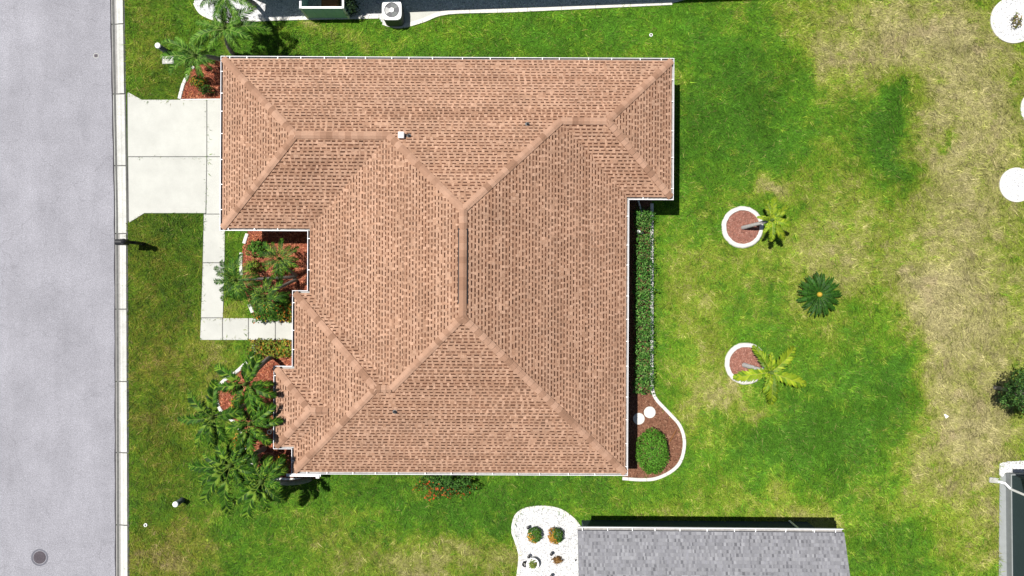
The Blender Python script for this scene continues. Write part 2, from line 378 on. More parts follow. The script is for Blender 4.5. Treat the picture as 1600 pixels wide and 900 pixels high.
def grass():
    n = 1020000
    x = RNG.uniform(-26.5,28,n); y = RNG.uniform(-16.8,16.8,n)
    k = lawn_mask(x,y); x = x[k]; y = y[k]
    n = len(x)
    den = fbm(x,y,3.0,121,3); k = RNG.rand(n) < 0.35+1.0*den; x = x[k]; y = y[k]; n = len(x)
    jit = (fbm(x,y,3.0,141,3)-0.5)*0.85+RNG.normal(0,0.10,n); c = lawn_col(x,y,jit)
    ang = RNG.uniform(0,2*math.pi,n) ; ang = ang*0.5 + 6.0*fbm(x,y,1.1,131,2)
    ln = RNG.uniform(0.08,0.21,n); w = RNG.uniform(0.008,0.017,n); tilt = RNG.uniform(0.10,0.75,n)
    big_ = RNG.rand(n) < 0.10; ln = np.where(big_,ln*1.9,ln); w = np.where(big_,w*1.7,w); tilt = np.where(big_,tilt*0.4+0.08,tilt)
    dx = np.cos(ang); dy = np.sin(ang)
    z0 = -0.02
    a = np.stack([x-dy*w, y+dx*w, np.full(n,z0)],-1); b = np.stack([x+dy*w, y-dx*w, np.full(n,z0)],-1)
    t = np.stack([x+dx*ln*np.cos(tilt), y+dy*ln*np.cos(tilt), z0+0.02+ln*np.sin(tilt)],-1)
    V = np.stack([a,b,t],1).reshape(-1,3); F = np.arange(3*n).reshape(n,3)
    br = (np.clip(RNG.normal(1.0,0.34,n),0.35,2.2)*(0.42+1.16*fbm(x,y,6.0,151,3)))[:,None]
    straw = (RNG.rand(n) < 0.05)[:,None]
    c = np.where(straw, c*0.4+np.array([0.20,0.17,0.06])*0.6, c)*br*1.22
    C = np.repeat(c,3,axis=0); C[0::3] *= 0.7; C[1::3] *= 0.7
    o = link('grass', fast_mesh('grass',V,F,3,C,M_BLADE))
    tag(o,'patchy green and straw coloured lawn grass around the houses','grass',kind='stuff')
grass()

# ------------------------------------------------------------ road, kerb, paving
road = MB(); road.prism(road_poly, -0.05, 0.006, bottom=False)
road = structure(road.build('road', M_ASPH))

def kerb(name, xl, xr, joints, flat=()):
    root = link(name, None, None, (P(186,0).x if xl is road_x else -27.4, 0, 0)); structure(root)
    for a,b in zip(joints[:-1], joints[1:]):
        m = MB(); drive = (a,b) in flat
        rows = []
        for k in range(5):
            py = a+0.9+(b-a-1.8)*k/4
            x0 = P(xl(py)+2.0,py).x; x1 = P(xr(py),py).x; y = P(0,py).y; w = x1-x0
            prof = [(0,-0.03),(0,0.012),(0.16,0.008),(0.42,0.018),(0.60,0.050),(0.74,0.064),(0.97,0.066),(1,0.055),(1,-0.03)]
            if drive: prof = [(0,-0.03),(0,0.012),(0.16,0.010),(0.42,0.016),(0.60,0.024),(0.74,0.030),(0.97,0.034),(1,0.030),(1,-0.03)]
            rows.append([(x0+w*t,y,z) for t,z in prof])
        n = len(rows[0]); vs = [p for r in rows for p in r]; fs = []
        for i in range(4):
            for j in range(n-1): fs.append((i*n+j,(i+1)*n+j,(i+1)*n+j+1,i*n+j+1))
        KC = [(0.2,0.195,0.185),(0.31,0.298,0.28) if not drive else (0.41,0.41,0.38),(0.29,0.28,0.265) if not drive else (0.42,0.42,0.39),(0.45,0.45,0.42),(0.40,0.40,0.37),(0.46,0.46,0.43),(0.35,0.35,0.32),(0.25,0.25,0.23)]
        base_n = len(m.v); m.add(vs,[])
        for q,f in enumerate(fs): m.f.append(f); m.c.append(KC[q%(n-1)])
        for f in (tuple(range(n)),tuple(reversed(range(4*n,5*n)))): m.f.append(f); m.c.append(KC[0])
        m.build('kerb_section', M_KERB, root)
    m = MB(); prev = None                                   # dark joint between asphalt and kerb
    ys = list(range(-190,1051,20)); vs = []
    for i,py in enumerate(ys):
        x = P(xl(py)+0.6,py).x; w = 0.022+0.014*math.sin(i*1.7)+0.01*random.random(); vs += [(x-w,P(0,py).y,0.0105),(x+w+0.02,P(0,py).y,0.0105)]
    m.add(vs,[(2*i,2*i+2,2*i+3,2*i+1) for i in range(len(ys)-1)]); m.build('joint', M_TAR, root)
    return root
kerb('kerb', road_x, kerb_x, KERB_JOINTS, flat=[(147,259),(259,365)])
kerb('kerb', lambda py: -69, lambda py: -90, KERB_JOINTS)

def slabs(name, polys, z):
    c = pxs(polys[0])[0]; root = link(name, None, None, (c[0],c[1],0)); structure(root)
    for p in polys:
        m = MB(); m.prism(pxs(p), -0.04, z, bev=0.008); m.build('slab', M_CONC, root)
    return root
slabs('driveway', DRIVE, 0.030); slabs('front_walk', WALK, 0.032)
M_JOINT = mat('joint_filler', (0.10,0.10,0.095), 0.95, 0.3, 5.0)
m = MB(); m.prism(pxs([(223,157),(397,157),(397,332),(227,332),(200,346),(199,146)]), -0.04, 0.020); m.prism(pxs([(318.5,333),(351,333),(348,498),(499,501),(499,530),(314,530)]), -0.04, 0.0205); structure(m.build('paving_joint_bed', M_JOINT))
m = MB(); vs = []
for py in range(-190,1051,20): vs += [(P(road_x(py)+3,py).x,P(0,py).y,0.012),(P(kerb_x(py)+1.6,py).x,P(0,py).y,0.012)]
m.add(vs,[(2*i,2*i+2,2*i+3,2*i+1) for i in range(len(vs)//2-1)]); structure(m.build('kerb_joint_bed', M_JOINT))

# manhole in the road
t = thing('manhole_cover','round dark iron manhole cover set in the pale road','manhole cover',P(62,871,0.006))
m = MB(); m.lathe([(0.34,-0.02),(0.34,0.006),(0.40,0.006),(0.415,0.002),(0.415,-0.02)],40,(t.location.x,t.location.y,0.010)); m.build('frame_ring',mat('worn_iron',(0.10,0.10,0.12),0.6,0.3,9.0,metal=0.2),t)
m = MB(); m.lathe([(0.0,0.008),(0.20,0.008),(0.20,0.012),(0.25,0.012),(0.25,0.006),(0.305,0.006),(0.31,-0.01)][::-1],40,(t.location.x,t.location.y,0.010))
for i in range(-3,4):
    for j in range(-3,4):
        if i*i+j*j<9: m.obox((t.location.x+i*0.055,t.location.y+j*0.055,0.022),(0.032,0.032,0.006),0.4)
m.build('lid',M_BRASS,t)
t = thing('valve_cover','small dark square valve cover in the road near the kerb','valve cover',P(150,87,0.008))
m = MB(); m.obox((t.location.x,t.location.y,0.012),(0.16,0.13,0.01),0.1,bev=0.004); m.build('lid',M_BRASS,t)
m = MB(); m.lathe([(0.10,-0.01),(0.10,0.004),(0.13,0.003),(0.13,-0.01)],16,(t.location.x,t.location.y,0.008)); m.build('collar',M_KERB2,t)

# ------------------------------------------------------------ mulch and gravel
def scatter_bed(name, poly_px, z, base, cols, n_m2, size, material, label, cat, pebble=False, closed=None):
    poly = ccw(pxs(poly_px)); m = MB(); m.prism(poly, -0.04, z, base, bottom=False)
    xs = [p[0] for p in poly]; ys = [p[1] for p in poly]
    A = (max(xs)-min(xs))*(max(ys)-min(ys)); n = int(A*n_m2)
    x = RNG.uniform(min(xs),max(xs),n); y = RNG.uniform(min(ys),max(ys),n); k = in_poly(x,y,poly) & (abs(x)<27) & (abs(y)<15.5)
    k &= ~in_poly(x,y,HWALL)
    for a,b in zip(x[k],y[k]):
        c = random.choice(cols); q = random.uniform(0.7,1.25); c = (c[0]*q,c[1]*q,c[2]*q); s = size*random.uniform(0.6,1.3)
        if pebble:
            r = s*0.5; h = z+r*0.6
            m.add([(a+r,b,z),(a,b+r*0.9,z),(a-r,b,z),(a,b-r*0.8,z),(a+r*0.15,b+r*0.1,h)],[(0,1,4),(1,2,4),(2,3,4),(3,0,4)],c)
        else:
            t = random.uniform(0,math.pi); ca,sa = math.cos(t)*s*0.5,math.sin(t)*s*0.5; w = random.uniform(0.16,0.32)
            e1,e2 = z+random.uniform(0.002,0.03),z+random.uniform(0.002,0.03); k2 = random.uniform(-0.012,0.012)
            m.add([(a-ca+sa*w,b-sa-ca*w,e1+k2),(a+ca+sa*w,b+sa-ca*w,e2+k2),(a+ca-sa*w,b+sa+ca*w,e2-k2),(a-ca-sa*w,b-sa+ca*w,e1-k2)],[(0,1,2,3)],c)
    o = m.build(name, material); return tag(o,label,cat,kind='stuff')
RED = [(0.38,0.125,0.065),(0.27,0.078,0.042),(0.50,0.22,0.13),(0.14,0.038,0.022),(0.42,0.16,0.075)]
BRN = [(0.21,0.105,0.065),(0.16,0.075,0.045),(0.28,0.155,0.10),(0.10,0.045,0.028)]
scatter_bed('mulch',BED_NW,0.015,(0.17,0.048,0.03),RED,420,0.085,M_MULCH,'red wood mulch in the bed beside the driveway','mulch')
scatter_bed('mulch',BED_COURT,0.015,(0.20,0.06,0.035),RED,420,0.085,M_MULCH,'red wood mulch in the courtyard bed between garage and entry','mulch')
scatter_bed('mulch',BED_FRONT,0.015,(0.20,0.06,0.035),RED,420,0.085,M_MULCH,'red wood mulch under the big front palms','mulch')
scatter_bed('mulch',BED_EAST,0.015,(0.15,0.07,0.043),BRN,420,0.08,M_MULCH,'brown wood mulch in the long bed behind the house','mulch')
WH = [(0.62,0.62,0.61),(0.50,0.50,0.50),(0.70,0.70,0.69),(0.34,0.34,0.35),(0.55,0.55,0.54)]
scatter_bed('gravel',BED_SOUTH,0.02,(0.50,0.50,0.50),WH,420,0.07,M_GRAVEL,'white gravel bed beside the grey roofed house','gravel',True)
scatter_bed('gravel',BED_NORTH,0.02,(0.50,0.50,0.50),WH,420,0.07,M_GRAVEL,'white gravel strip along the house at the top edge','gravel',True)
scatter_bed('gravel',BED_RIGHT,0.02,(0.50,0.50,0.50),WH,420,0.07,M_GRAVEL,'small patch of white gravel at the dark teal house corner','gravel',True)
def disc_px(cx,cy,r,n=40): return [(cx+r*math.cos(2*math.pi*k/n),cy+r*math.sin(2*math.pi*k/n)) for k in range(n)]
for (cx,cy,r),w in zip(DISCS,['large round white gravel island at the top right corner','white gravel island cut by the right edge, below the corner one','round white gravel island on dry grass, lowest of three']):
    scatter_bed('gravel',disc_px(cx,cy,r-1.5),0.03,(0.56,0.56,0.55),WH,420,0.07,M_GRAVEL,w,'gravel',True)
for (cx,cy,r),w in zip(DISCS,['white concrete ring round the gravel island in the top corner','white concrete ring round the gravel island at the right edge','white concrete ring round the lowest gravel island']):
    m = MB(); c = P(cx,cy); m.lathe([(r/32-0.10,-0.03),(r/32-0.10,0.05),(r/32-0.08,0.06),(r/32-0.02,0.06),(r/32,0.045),(r/32,-0.03)],48,c)
    tag(m.build('island_edging',M_EDGE),w,'edging')

EPROF = [(0.08,-0.03),(0.08,0.07),(0.055,0.09),(-0.055,0.09),(-0.08,0.07),(-0.08,-0.03)]
def edging(path, label, prof=EPROF, step=0.9, keep=None):
    pts = smooth_path(pxs(path),5); m = MB(); seg = []
    root = thing('bed_edging',label,'edging',(pts[0][0],pts[0][1],0))
    acc = 0; cur = [pts[0]]
    for a,b in zip(pts[:-1],pts[1:]):                        # cast in place, cut into blocks of about a metre
        acc += math.dist(a,b); cur.append(b)
        if acc > step: seg.append(cur); cur = [b]; acc = 0
    if len(cur)>1: seg.append(cur)
    for si,s in enumerate(seg):
        if keep is not None and si not in keep: continue
        s = [Vector(p) for p in s]; s[0] = s[0]+(s[1]-s[0]).normalized()*0.008; s[-1] = s[-1]-(s[-1]-s[-2]).normalized()*0.008
        m = MB(); m.ribbon(s,prof); m.build('edging_block',M_EDGE,root)
edging([(281,155),(284,143),(288,130),(296,115),(303,104)],'white concrete edging left of the red bed by the driveway',step=0.36,keep=(0,1,2,4))
m = MB(); m.ribbon(pxs([(283,156.2),(340,155.4),(396,155.2)]),[(0.03,-0.02),(0.03,0.05),(-0.03,0.05),(-0.03,-0.02)]); tag(m.build('bed_edging',M_EDGE),'thin white strip between driveway and red bed','edging')
edging([(391,352),(387,365),(383,377),(377,400),(378,430),(383,455),(390,475),(398,495)],'white concrete edging curving round the courtyard palms',step=0.42,keep=(1,3,4,8,10))
edging([(396,538),(398,553),(385,567),(365,585),(350,595),(338,612),(345,640),(372,665),(385,700),(402,738),(440,748),(478,748)],'white concrete edging curving round the big front palms')
edging([(1018,318),(1018,360),(1018,420),(1018,500),(1018,570),(1018,600),(1024,622),(1045,645),(1062,665),(1069,690),(1064,718),(1050,735),(1025,747),(1000,749),(972,747)],'long white concrete edging along the hedge and round bush behind the house')
edging([(304,5),(313,20),(330,29),(352,34),(385,33),(420,31),(480,29.5),(592,27.5)],'white concrete edging of the gravel strip at the top edge',prof=[(0.06,-0.03),(0.06,0.05),(-0.06,0.05),(-0.06,-0.03)])
edging([(598,36),(612,40),(630,41),(660,33),(700,20),(800,16.5),(930,10.5),(1050,5)],'white concrete edging sweeping away from the air conditioner pad',prof=[(0.10,-0.03),(0.10,0.06),(-0.10,0.06),(-0.10,-0.03)])
edging([(809,900),(812,868),(806,845),(801,828),(806,806),(822,795),(850,792),(876,797),(896,811),(906,824)],'pale edging round the white gravel bed by the grey roof',prof=[(0.07,-0.03),(0.07,0.05),(-0.07,0.05),(-0.07,-0.03)])

# ------------------------------------------------------------ hip roof of the brown house
PITCH, ZE = 0.4545, 2.70
VOL = [(-9.06,5.12,-8.26,10.24),(-12.99,-1.0,2.645,10.24),(-4.0,7.11,4.12,10.24),(-9.73,0.0,-8.26,-0.26),(-10.55,-6.0,-7.14,-3.65)]
def planes(v):   # z = a x + b y + c  above the eave, times the pitch
    x0,x1,y0,y1 = v; return [(1,0,-x0),(-1,0,x1),(0,1,-y0),(0,-1,y1)]
def clip(poly, a, b, c):   # keep a x + b y + c >= 0
    out = []; n = len(poly)
    for i in range(n):
        p,q = poly[i],poly[(i+1)%n]; fp = a*p[0]+b*p[1]+c; fq = a*q[0]+b*q[1]+c
        if fp >= -1e-9: out.append(p)
        if (fp > 1e-9 and fq < -1e-9) or (fp < -1e-9 and fq > 1e-9):
            t = fp/(fp-fq); out.append((p[0]+(q[0]-p[0])*t, p[1]+(q[1]-p[1])*t))
    return out
def big(poly): return len(poly) >= 3 and abs(area2(poly)) > 2e-3
def roof_pieces(vols):
    res = []
    for i,v in enumerate(vols):
        pls = planes(v); x0,x1,y0,y1 = v
        for pl in pls:
            poly = [(x0,y0),(x1,y0),(x1,y1),(x0,y1)]
            for o in pls:
                if o is not pl: poly = clip(poly, o[0]-pl[0], o[1]-pl[1], o[2]-pl[2])
            pcs = [poly] if big(poly) else []
            for j,w in enumerate(vols):
                if j == i: continue
                eps = 1e-6 if j < i else -1e-6
                cons = [(o[0]-pl[0],o[1]-pl[1],o[2]-pl[2]+eps) for o in planes(w)]
                if any(abs(c[0])+abs(c[1])<1e-9 and c[2]<0 for c in cons): continue
                new = []
                for p in pcs:
                    rest = p
                    for c in cons:
                        if abs(c[0])+abs(c[1])<1e-9: continue
                        outp = clip(rest,-c[0],-c[1],-c[2])
                        if big(outp): new.append(outp)
                        rest = clip(rest,*c)
                        if not big(rest): break
                pcs = new
            for p in pcs: res.append((pl,p))
    return res
def envelope(x, y, vols=VOL): return ZE + PITCH*max(min(a*x+b*y+c for a,b,c in planes(v)) for v in vols)

house = thing('brown_roof_house','single storey house with brown hip roof and white gutters','house',(-3.0,1.0,0))
roof_pcs = roof_pieces(VOL)
m = MB()
for (a,b,c),p in roof_pcs:
    p = ccw(p); m.add([(x,y,ZE+PITCH*(a*x+b*y+c)) for x,y in p],[tuple(range(len(p)))])
F = offset(HOUSE,0.16); n = len(F)
m.add([(x,y,2.50) for x,y in F]+[(x,y,2.715) for x,y in F],[(i,(i+1)%n,n+(i+1)%n,n+i) for i in range(n)])
roof = m.build('roof', M_DECK, house)
m = MB(); m.add([(x,y,2.515) for x,y in F],[tuple(reversed(range(n)))]); m.build('soffit', M_SOFFIT, house)
m = MB(); W = HWALL; n = len(W); m.add([(x,y,-0.05) for x,y in W]+[(x,y,2.53) for x,y in W],[(i,(i+1)%n,n+(i+1)%n,n+i) for i in range(n)]); m.build('wall', M_WALL, house)

def shingle_mesh(pieces, pitch, ze, expo, palette, dash, tooth_w, gap_w, seed, dash_p=0.9, dash_h=0.40, tint=0.16):
    rnd = random.Random(seed); m = MB(); cosp = 1/math.sqrt(1+pitch*pitch); d = expo*cosp
    for (a,b,c),poly in pieces:
        up = Vector((a,b)); al = Vector((-b,a)); nz = Vector((-a*pitch,-b*pitch,1)).normalized()
        def pt(u,v,h): # u along eave, v plan distance up from eave line
            q = up*(v-c)+al*u
            return (q.x+nz.x*h, q.y+nz.y*h, ze+pitch*v+nz.z*h)
        vs = [a*x+b*y+c for x,y in poly]; us = [al.x*x+al.y*y for x,y in poly]
        k0 = int(math.floor(min(vs)/d)); k1 = int(math.ceil(max(vs)/d))
        for k in range(k0,k1):
            v0,v1 = k*d,(k+1)*d; vm = (v0+v1)/2
            if vm < min(vs) or vm > max(vs): vm = min(max(vm,min(vs)+1e-4),max(vs)-1e-4)
            it = []; n = len(poly)
            for i in range(n):
                A,B = vs[i],vs[(i+1)%n]
                if (A-vm)*(B-vm) < 0: it.append(us[i]+(us[(i+1)%n]-us[i])*(vm-A)/(B-A))
            if len(it) < 2: continue
            u0,u1 = min(it),max(it)
            if u1-u0 < 0.04: continue
            vl,vh = max(v0,min(vs)),min(v1,max(vs))
            base = palette[rnd.randrange(len(palette))]; bt = 1+rnd.uniform(-tint,tint)*0.35
            base = tuple(q*bt for q in base)
            m.add([pt(u0,vl,0.013),pt(u1,vl,0.013),pt(u1,vh,0.004),pt(u0,vh,0.004),pt(u0,vl,-0.01),pt(u1,vl,-0.01)],[(0,1,2,3),(4,5,1,0)],base)
            u = u0-rnd.uniform(0,0.3)
            while u < u1:
                w = tooth_w*rnd.uniform(0.6,1.5); g_ = gap_w*rnd.uniform(0.65,1.45)
                t0,t1 = max(u,u0),min(u+w,u1)
                if t1-t0 > 0.02:
                    q = 1+rnd.uniform(-tint,tint); cc = palette[rnd.randrange(len(palette))]; cc = tuple(e*q for e in cc)
                    m.add([pt(t0,vl,0.021),pt(t1,vl,0.021),pt(t1,vh,0.009),pt(t0,vh,0.009),pt(t0,vl,0.0),pt(t1,vl,0.0),pt(t1,vh,0.0),pt(t0,vh,0.0)],
                          [(0,1,2,3),(4,5,1,0),(5,6,2,1),(7,4,0,3)],cc)
                s0,s1 = max(u+w-0.01,u0),min(u+w+g_+0.01,u1)
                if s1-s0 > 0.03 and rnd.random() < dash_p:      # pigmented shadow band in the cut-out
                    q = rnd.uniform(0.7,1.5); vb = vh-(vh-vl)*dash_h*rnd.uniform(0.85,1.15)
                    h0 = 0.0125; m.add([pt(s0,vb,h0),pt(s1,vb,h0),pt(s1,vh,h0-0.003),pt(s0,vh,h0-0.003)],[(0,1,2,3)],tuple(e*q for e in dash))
                u += w+g_
    return m
BROWN = [(0.345,0.207,0.138),(0.316,0.187,0.123),(0.372,0.229,0.156),(0.285,0.163,0.105)]
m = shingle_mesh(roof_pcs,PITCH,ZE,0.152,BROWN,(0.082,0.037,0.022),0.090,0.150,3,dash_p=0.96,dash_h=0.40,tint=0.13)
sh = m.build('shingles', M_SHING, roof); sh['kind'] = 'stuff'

# ridge and hip caps, each its own piece
CAPL = [((-1.97,3.15),(-1.97,-1.17)),((-5.24,6.4425),(-1.97,3.15)),((-9.19,6.4425),(-5.24,6.4425)),((-12.99,10.24),(-9.19,6.4425)),((-12.99,2.645),(-9.19,6.4425)),
        ((2.06,7.18),(-1.97,3.15)),((2.06,7.18),(4.05,7.18)),((7.11,10.24),(4.05,7.18)),((7.11,4.12),(4.05,7.18)),
        ((5.12,-8.26),(-1.97,-1.17)),((-5.06,-4.26),(-1.97,-1.17)),((-5.06,-4.26),(-5.73,-4.26)),((-9.73,-8.26),(-5.73,-4.26)),((-9.73,-0.26),(-5.73,-4.26)),
        ((-7.985,-5.395),(-8.805,-5.395)),((-10.55,-3.65),(-8.805,-5.395)),((-10.55,-7.14),(-8.805,-5.395))]
def cap_mesh(fall, mt, L):
    hw = 0.155; m = MB(); a,b = 0.052,0.022
    m.add([(0,-hw,a-fall*hw),(0,-0.03,a),(0,0.03,a),(0,hw,a-fall*hw),(L,-hw,b-fall*hw),(L,-0.03,b),(L,0.03,b),(L,hw,b-fall*hw),(0,-hw,-0.02-fall*hw),(0,hw,-0.02-fall*hw)],
          [(0,1,5,4),(1,2,6,5),(2,3,7,6),(8,1,0),(8,9,2,1),(9,3,2),(8,0,4),(3,9,7)])
    return m.mesh('ridge_cap',mt)
_caps = {}
off0 = house.location
for (A,B) in CAPL:
    za,zb = envelope(*A),envelope(*B); ridge = abs(za-zb) < 0.02
    if not ridge and za > zb: A,B,za,zb = B,A,zb,za
    a = Vector((*A,za)); b = Vector((*B,zb)); L = (b-a).length; nn = max(1,round(L/0.265)); st = L/nn
    dirv = (b-a).normalized(); h = Vector((dirv.x,dirv.y,0)).normalized(); side = Vector((-h.y,h.x,0)); upv = dirv.cross(side)*1.0
    rot = Matrix((dirv,side,dirv.cross(side))).transposed()
    vent = A == (-1.97,3.15)
    for i in range(nn):
        mi = random.choice([0,0,1,2,2,3]); fall = round((PITCH if ridge else 0.31),2)
        key = (fall,mi)
        if key not in _caps: _caps[key] = cap_mesh(fall,M_CAPS[mi],0.33)
        p = a+dirv*st*i
        lift = 0.045 if vent and 0.8 < st*i < 3.6 else 0.012
        o = link('ridge_cap',_caps[key],roof,(p.x-off0.x,p.y-off0.y,p.z-off0.z+lift))
        o.rotation_euler = rot.to_euler(); o.scale = (st/0.265,1.0,1)
m = MB(); x = -1.97; zr = envelope(-1.97,1.0)
for s in (-1,1): m.add([(x,2.40,zr+0.045),(x+s*0.20,2.40,zr-0.045),(x+s*0.20,-0.62,zr-0.045),(x,-0.62,zr+0.045),(x+s*0.20,2.40,zr-0.12),(x+s*0.20,-0.62,zr-0.12)],[(0,1,2,3),(1,4,5,2)])
m.build('ridge_vent', M_DARK, roof)  # near black puts the shadow along the vent sides into its colour

def roof_pt(px, py):
    z = 4.0
    for _ in range(12):
        p = P(px,py,z); z = envelope(p.x,p.y)
    return P(px,py,z)
p = roof_pt(627,213); m = MB()
m.obox((p.x,p.y,p.z+0.10),(0.24,0.26,0.36),0,bev=0.03); v = m.build('roof_vent', M_WHITE, roof); v['label'] = 'white square roof vent'
for px,py in ((823,194),(618,643),(638,213)):
    p = roof_pt(px,py); m = MB(); m.tube([p-Vector((0,0,0.1)),p+Vector((0,0,0.22))],0.045,10); vv = m.build('vent_pipe', M_DARK, roof)
    m = MB(); m.lathe([(0.11,0.0),(0.05,0.09)],12,(p.x,p.y,p.z-0.01)); m.build('flashing', M_GREY, roof)

# gutters: one mesh a run, hangers as sub-parts
def gutter_runs(outline, parent, z=2.69, hstep=1.05, runs=None, drop=0.15, wd=0.16):
    n = len(outline); LV = {d:offset(outline,d) for d in (0.0,0.022,0.034,wd)}
    prof = [(0.022,z),(0.0,z),(0.0,z-0.05),(0.034,z-drop),(wd,z-drop)]; inner = [(0.022,z),(0.022,z-drop+0.012),(wd,z-drop+0.012),(wd,z+0.004)]
    hm = MB(); hm.box((0,-0.016,0.004),(wd+0.06,0.016,0.012)); hme = hm.mesh('hanger',M_WHITE)
    for i in (runs if runs is not None else range(n)):
        j = (i+1)%n; vs = []
        for d,zz in prof: vs += [(LV[d][i][0],LV[d][i][1],zz),(LV[d][j][0],LV[d][j][1],zz)]
        m = MB(); m.add(vs,[(2*k,2*k+1,2*k+3,2*k+2) for k in range(len(prof)-1)])
        gobj = m.build('gutter', M_GUTTER, parent); vs = []
        for d,zz in inner: vs += [(LV[d if d in LV else wd][i][0],LV[d][i][1],zz),(LV[d][j][0],LV[d][j][1],zz)]
        m = MB(); m.add(vs,[(2*k,2*k+1,2*k+3,2*k+2) for k in range(len(inner)-1)]); m.build('trough', M_TROUGH, gobj)
        a = Vector(outline[i]); b = Vector(outline[j]); L = (b-a).length; e = (b-a)/L; inn = Vector((-e.y,e.x)); s = random.uniform(0.3,0.7)
        while s < L-0.2:
            q = a+e*s; po = parent.location
            o = link('hanger',hme,gobj,(q.x-po.x,q.y-po.y,z-0.002-po.z)); o.rotation_euler = (0,0,math.atan2(inn.y,inn.x)); s += hstep*random.uniform(0.7,1.35)
gutter_runs(HOUSE, house)
def downspout(pts, parent, r=0.045):
    m = MB(); m.tube(pts,r,6); m.build('downspout', M_WHITE, parent)
downspout([(6.1,4.10,2.58),(6.1,4.30,2.38),(6.1,4.47,2.22),(6.1,4.47,0.22),(6.15,4.25,0.08),(6.35,3.55,0.06)],house)
downspout([(-8.9,-8.30,2.57),(-8.9,-8.12,2.42),(-8.9,-7.92,2.22),(-8.9,-7.92,0.2),(-8.9,-8.3,0.06)],house)
downspout([(-12.9,10.28,2.57),(-12.75,10.0,2.35),(-12.66,9.86,2.15),(-12.66,9.89,0.15)],house)
# soffit-side trim seen at the south-west corner
m = MB(); m.box((-10.1,-8.50,2.57),(-8.55,-8.385,2.64)); m.box((-8.75,-8.56,2.55),(-8.60,-8.385,2.70)); m.build('gutter_outlet', M_WHITE, house)

def opening(name, cx, cy, z0, z1, w, nx, ny, parent, kind='window'):
    """window or door on an axis-aligned wall; (nx, ny) is the outward normal"""
    ax = Vector((-ny,nx,0)); nr = Vector((nx,ny,0)); c = Vector((cx,cy,0))
    def slab(u0,u1,a,b,d0,d1):
        mm = MB(); pts = [c+ax*u+nr*d for u in (u0,u1) for d in (d0,d1)]
        x0,x1 = min(p.x for p in pts),max(p.x for p in pts); y0,y1 = min(p.y for p in pts),max(p.y for p in pts)
        mm.box((x0,y0,a),(x1,y1,b)); return mm
    fr = slab(-w/2,w/2,z0,z1,-0.04,0.03).build(name, M_WHITE, parent)
    if kind == 'window':
        for s in (-1,1):
            slab(min(s*0.03,s*(w/2-0.06)),max(s*0.03,s*(w/2-0.06)),z0+0.06,z1-0.06,0.0,0.033).build('pane', M_GLASS, fr)
        slab(-w/2-0.06,w/2+0.06,z0-0.06,z0-0.005,-0.02,0.08).build('sill', M_WHITE, fr)
    elif kind == 'garage':
        for k in range(4):
            h = (z1-z0)/4; slab(-w/2+0.08,w/2-0.08,z0+k*h+0.02,z0+(k+1)*h-0.02,0.0,0.05).build('door_panel', M_WHITE, fr)
    else:
        slab(-w/2+0.08,w/2-0.08,z0,z1-0.08,0.0,0.045).build('leaf', M_BROWN, fr)
        slab(w/2-0.2,w/2-0.14,1.0,1.08,0.0,0.10).build('handle', M_BLACK, fr)
opening('garage_door',-12.59,6.5,0.03,2.2,4.9,-1,0,house,'garage')
opening('window',-11.0,3.045,0.9,2.1,1.2,0,-1,house)
opening('front_door',-8.66,1.1,0.03,2.15,1.1,-1,0,house,'door')
opening('window',-9.33,-2.0,0.7,2.1,1.4,-1,0,house)
opening('window',-10.15,-5.4,0.7,2.1,1.8,-1,0,house)
opening('window',-5.0,-7.86,0.9,2.1,1.2,0,-1,house); opening('window',1.5,-7.86,0.9,2.1,1.2,0,-1,house)
for y in (-5.5,-2.0,1.5): opening('window',4.72,y,0.3,2.1,2.4,1,0,house)
opening('window',6.71,7.2,0.9,2.1,1.5,1,0,house); opening('window',-7.0,9.84,0.9,2.1,1.2,0,1,house); opening('window',1.0,9.84,0.9,2.1,1.2,0,1,house)
house.rotation_euler = (0,0,math.radians(-0.28))

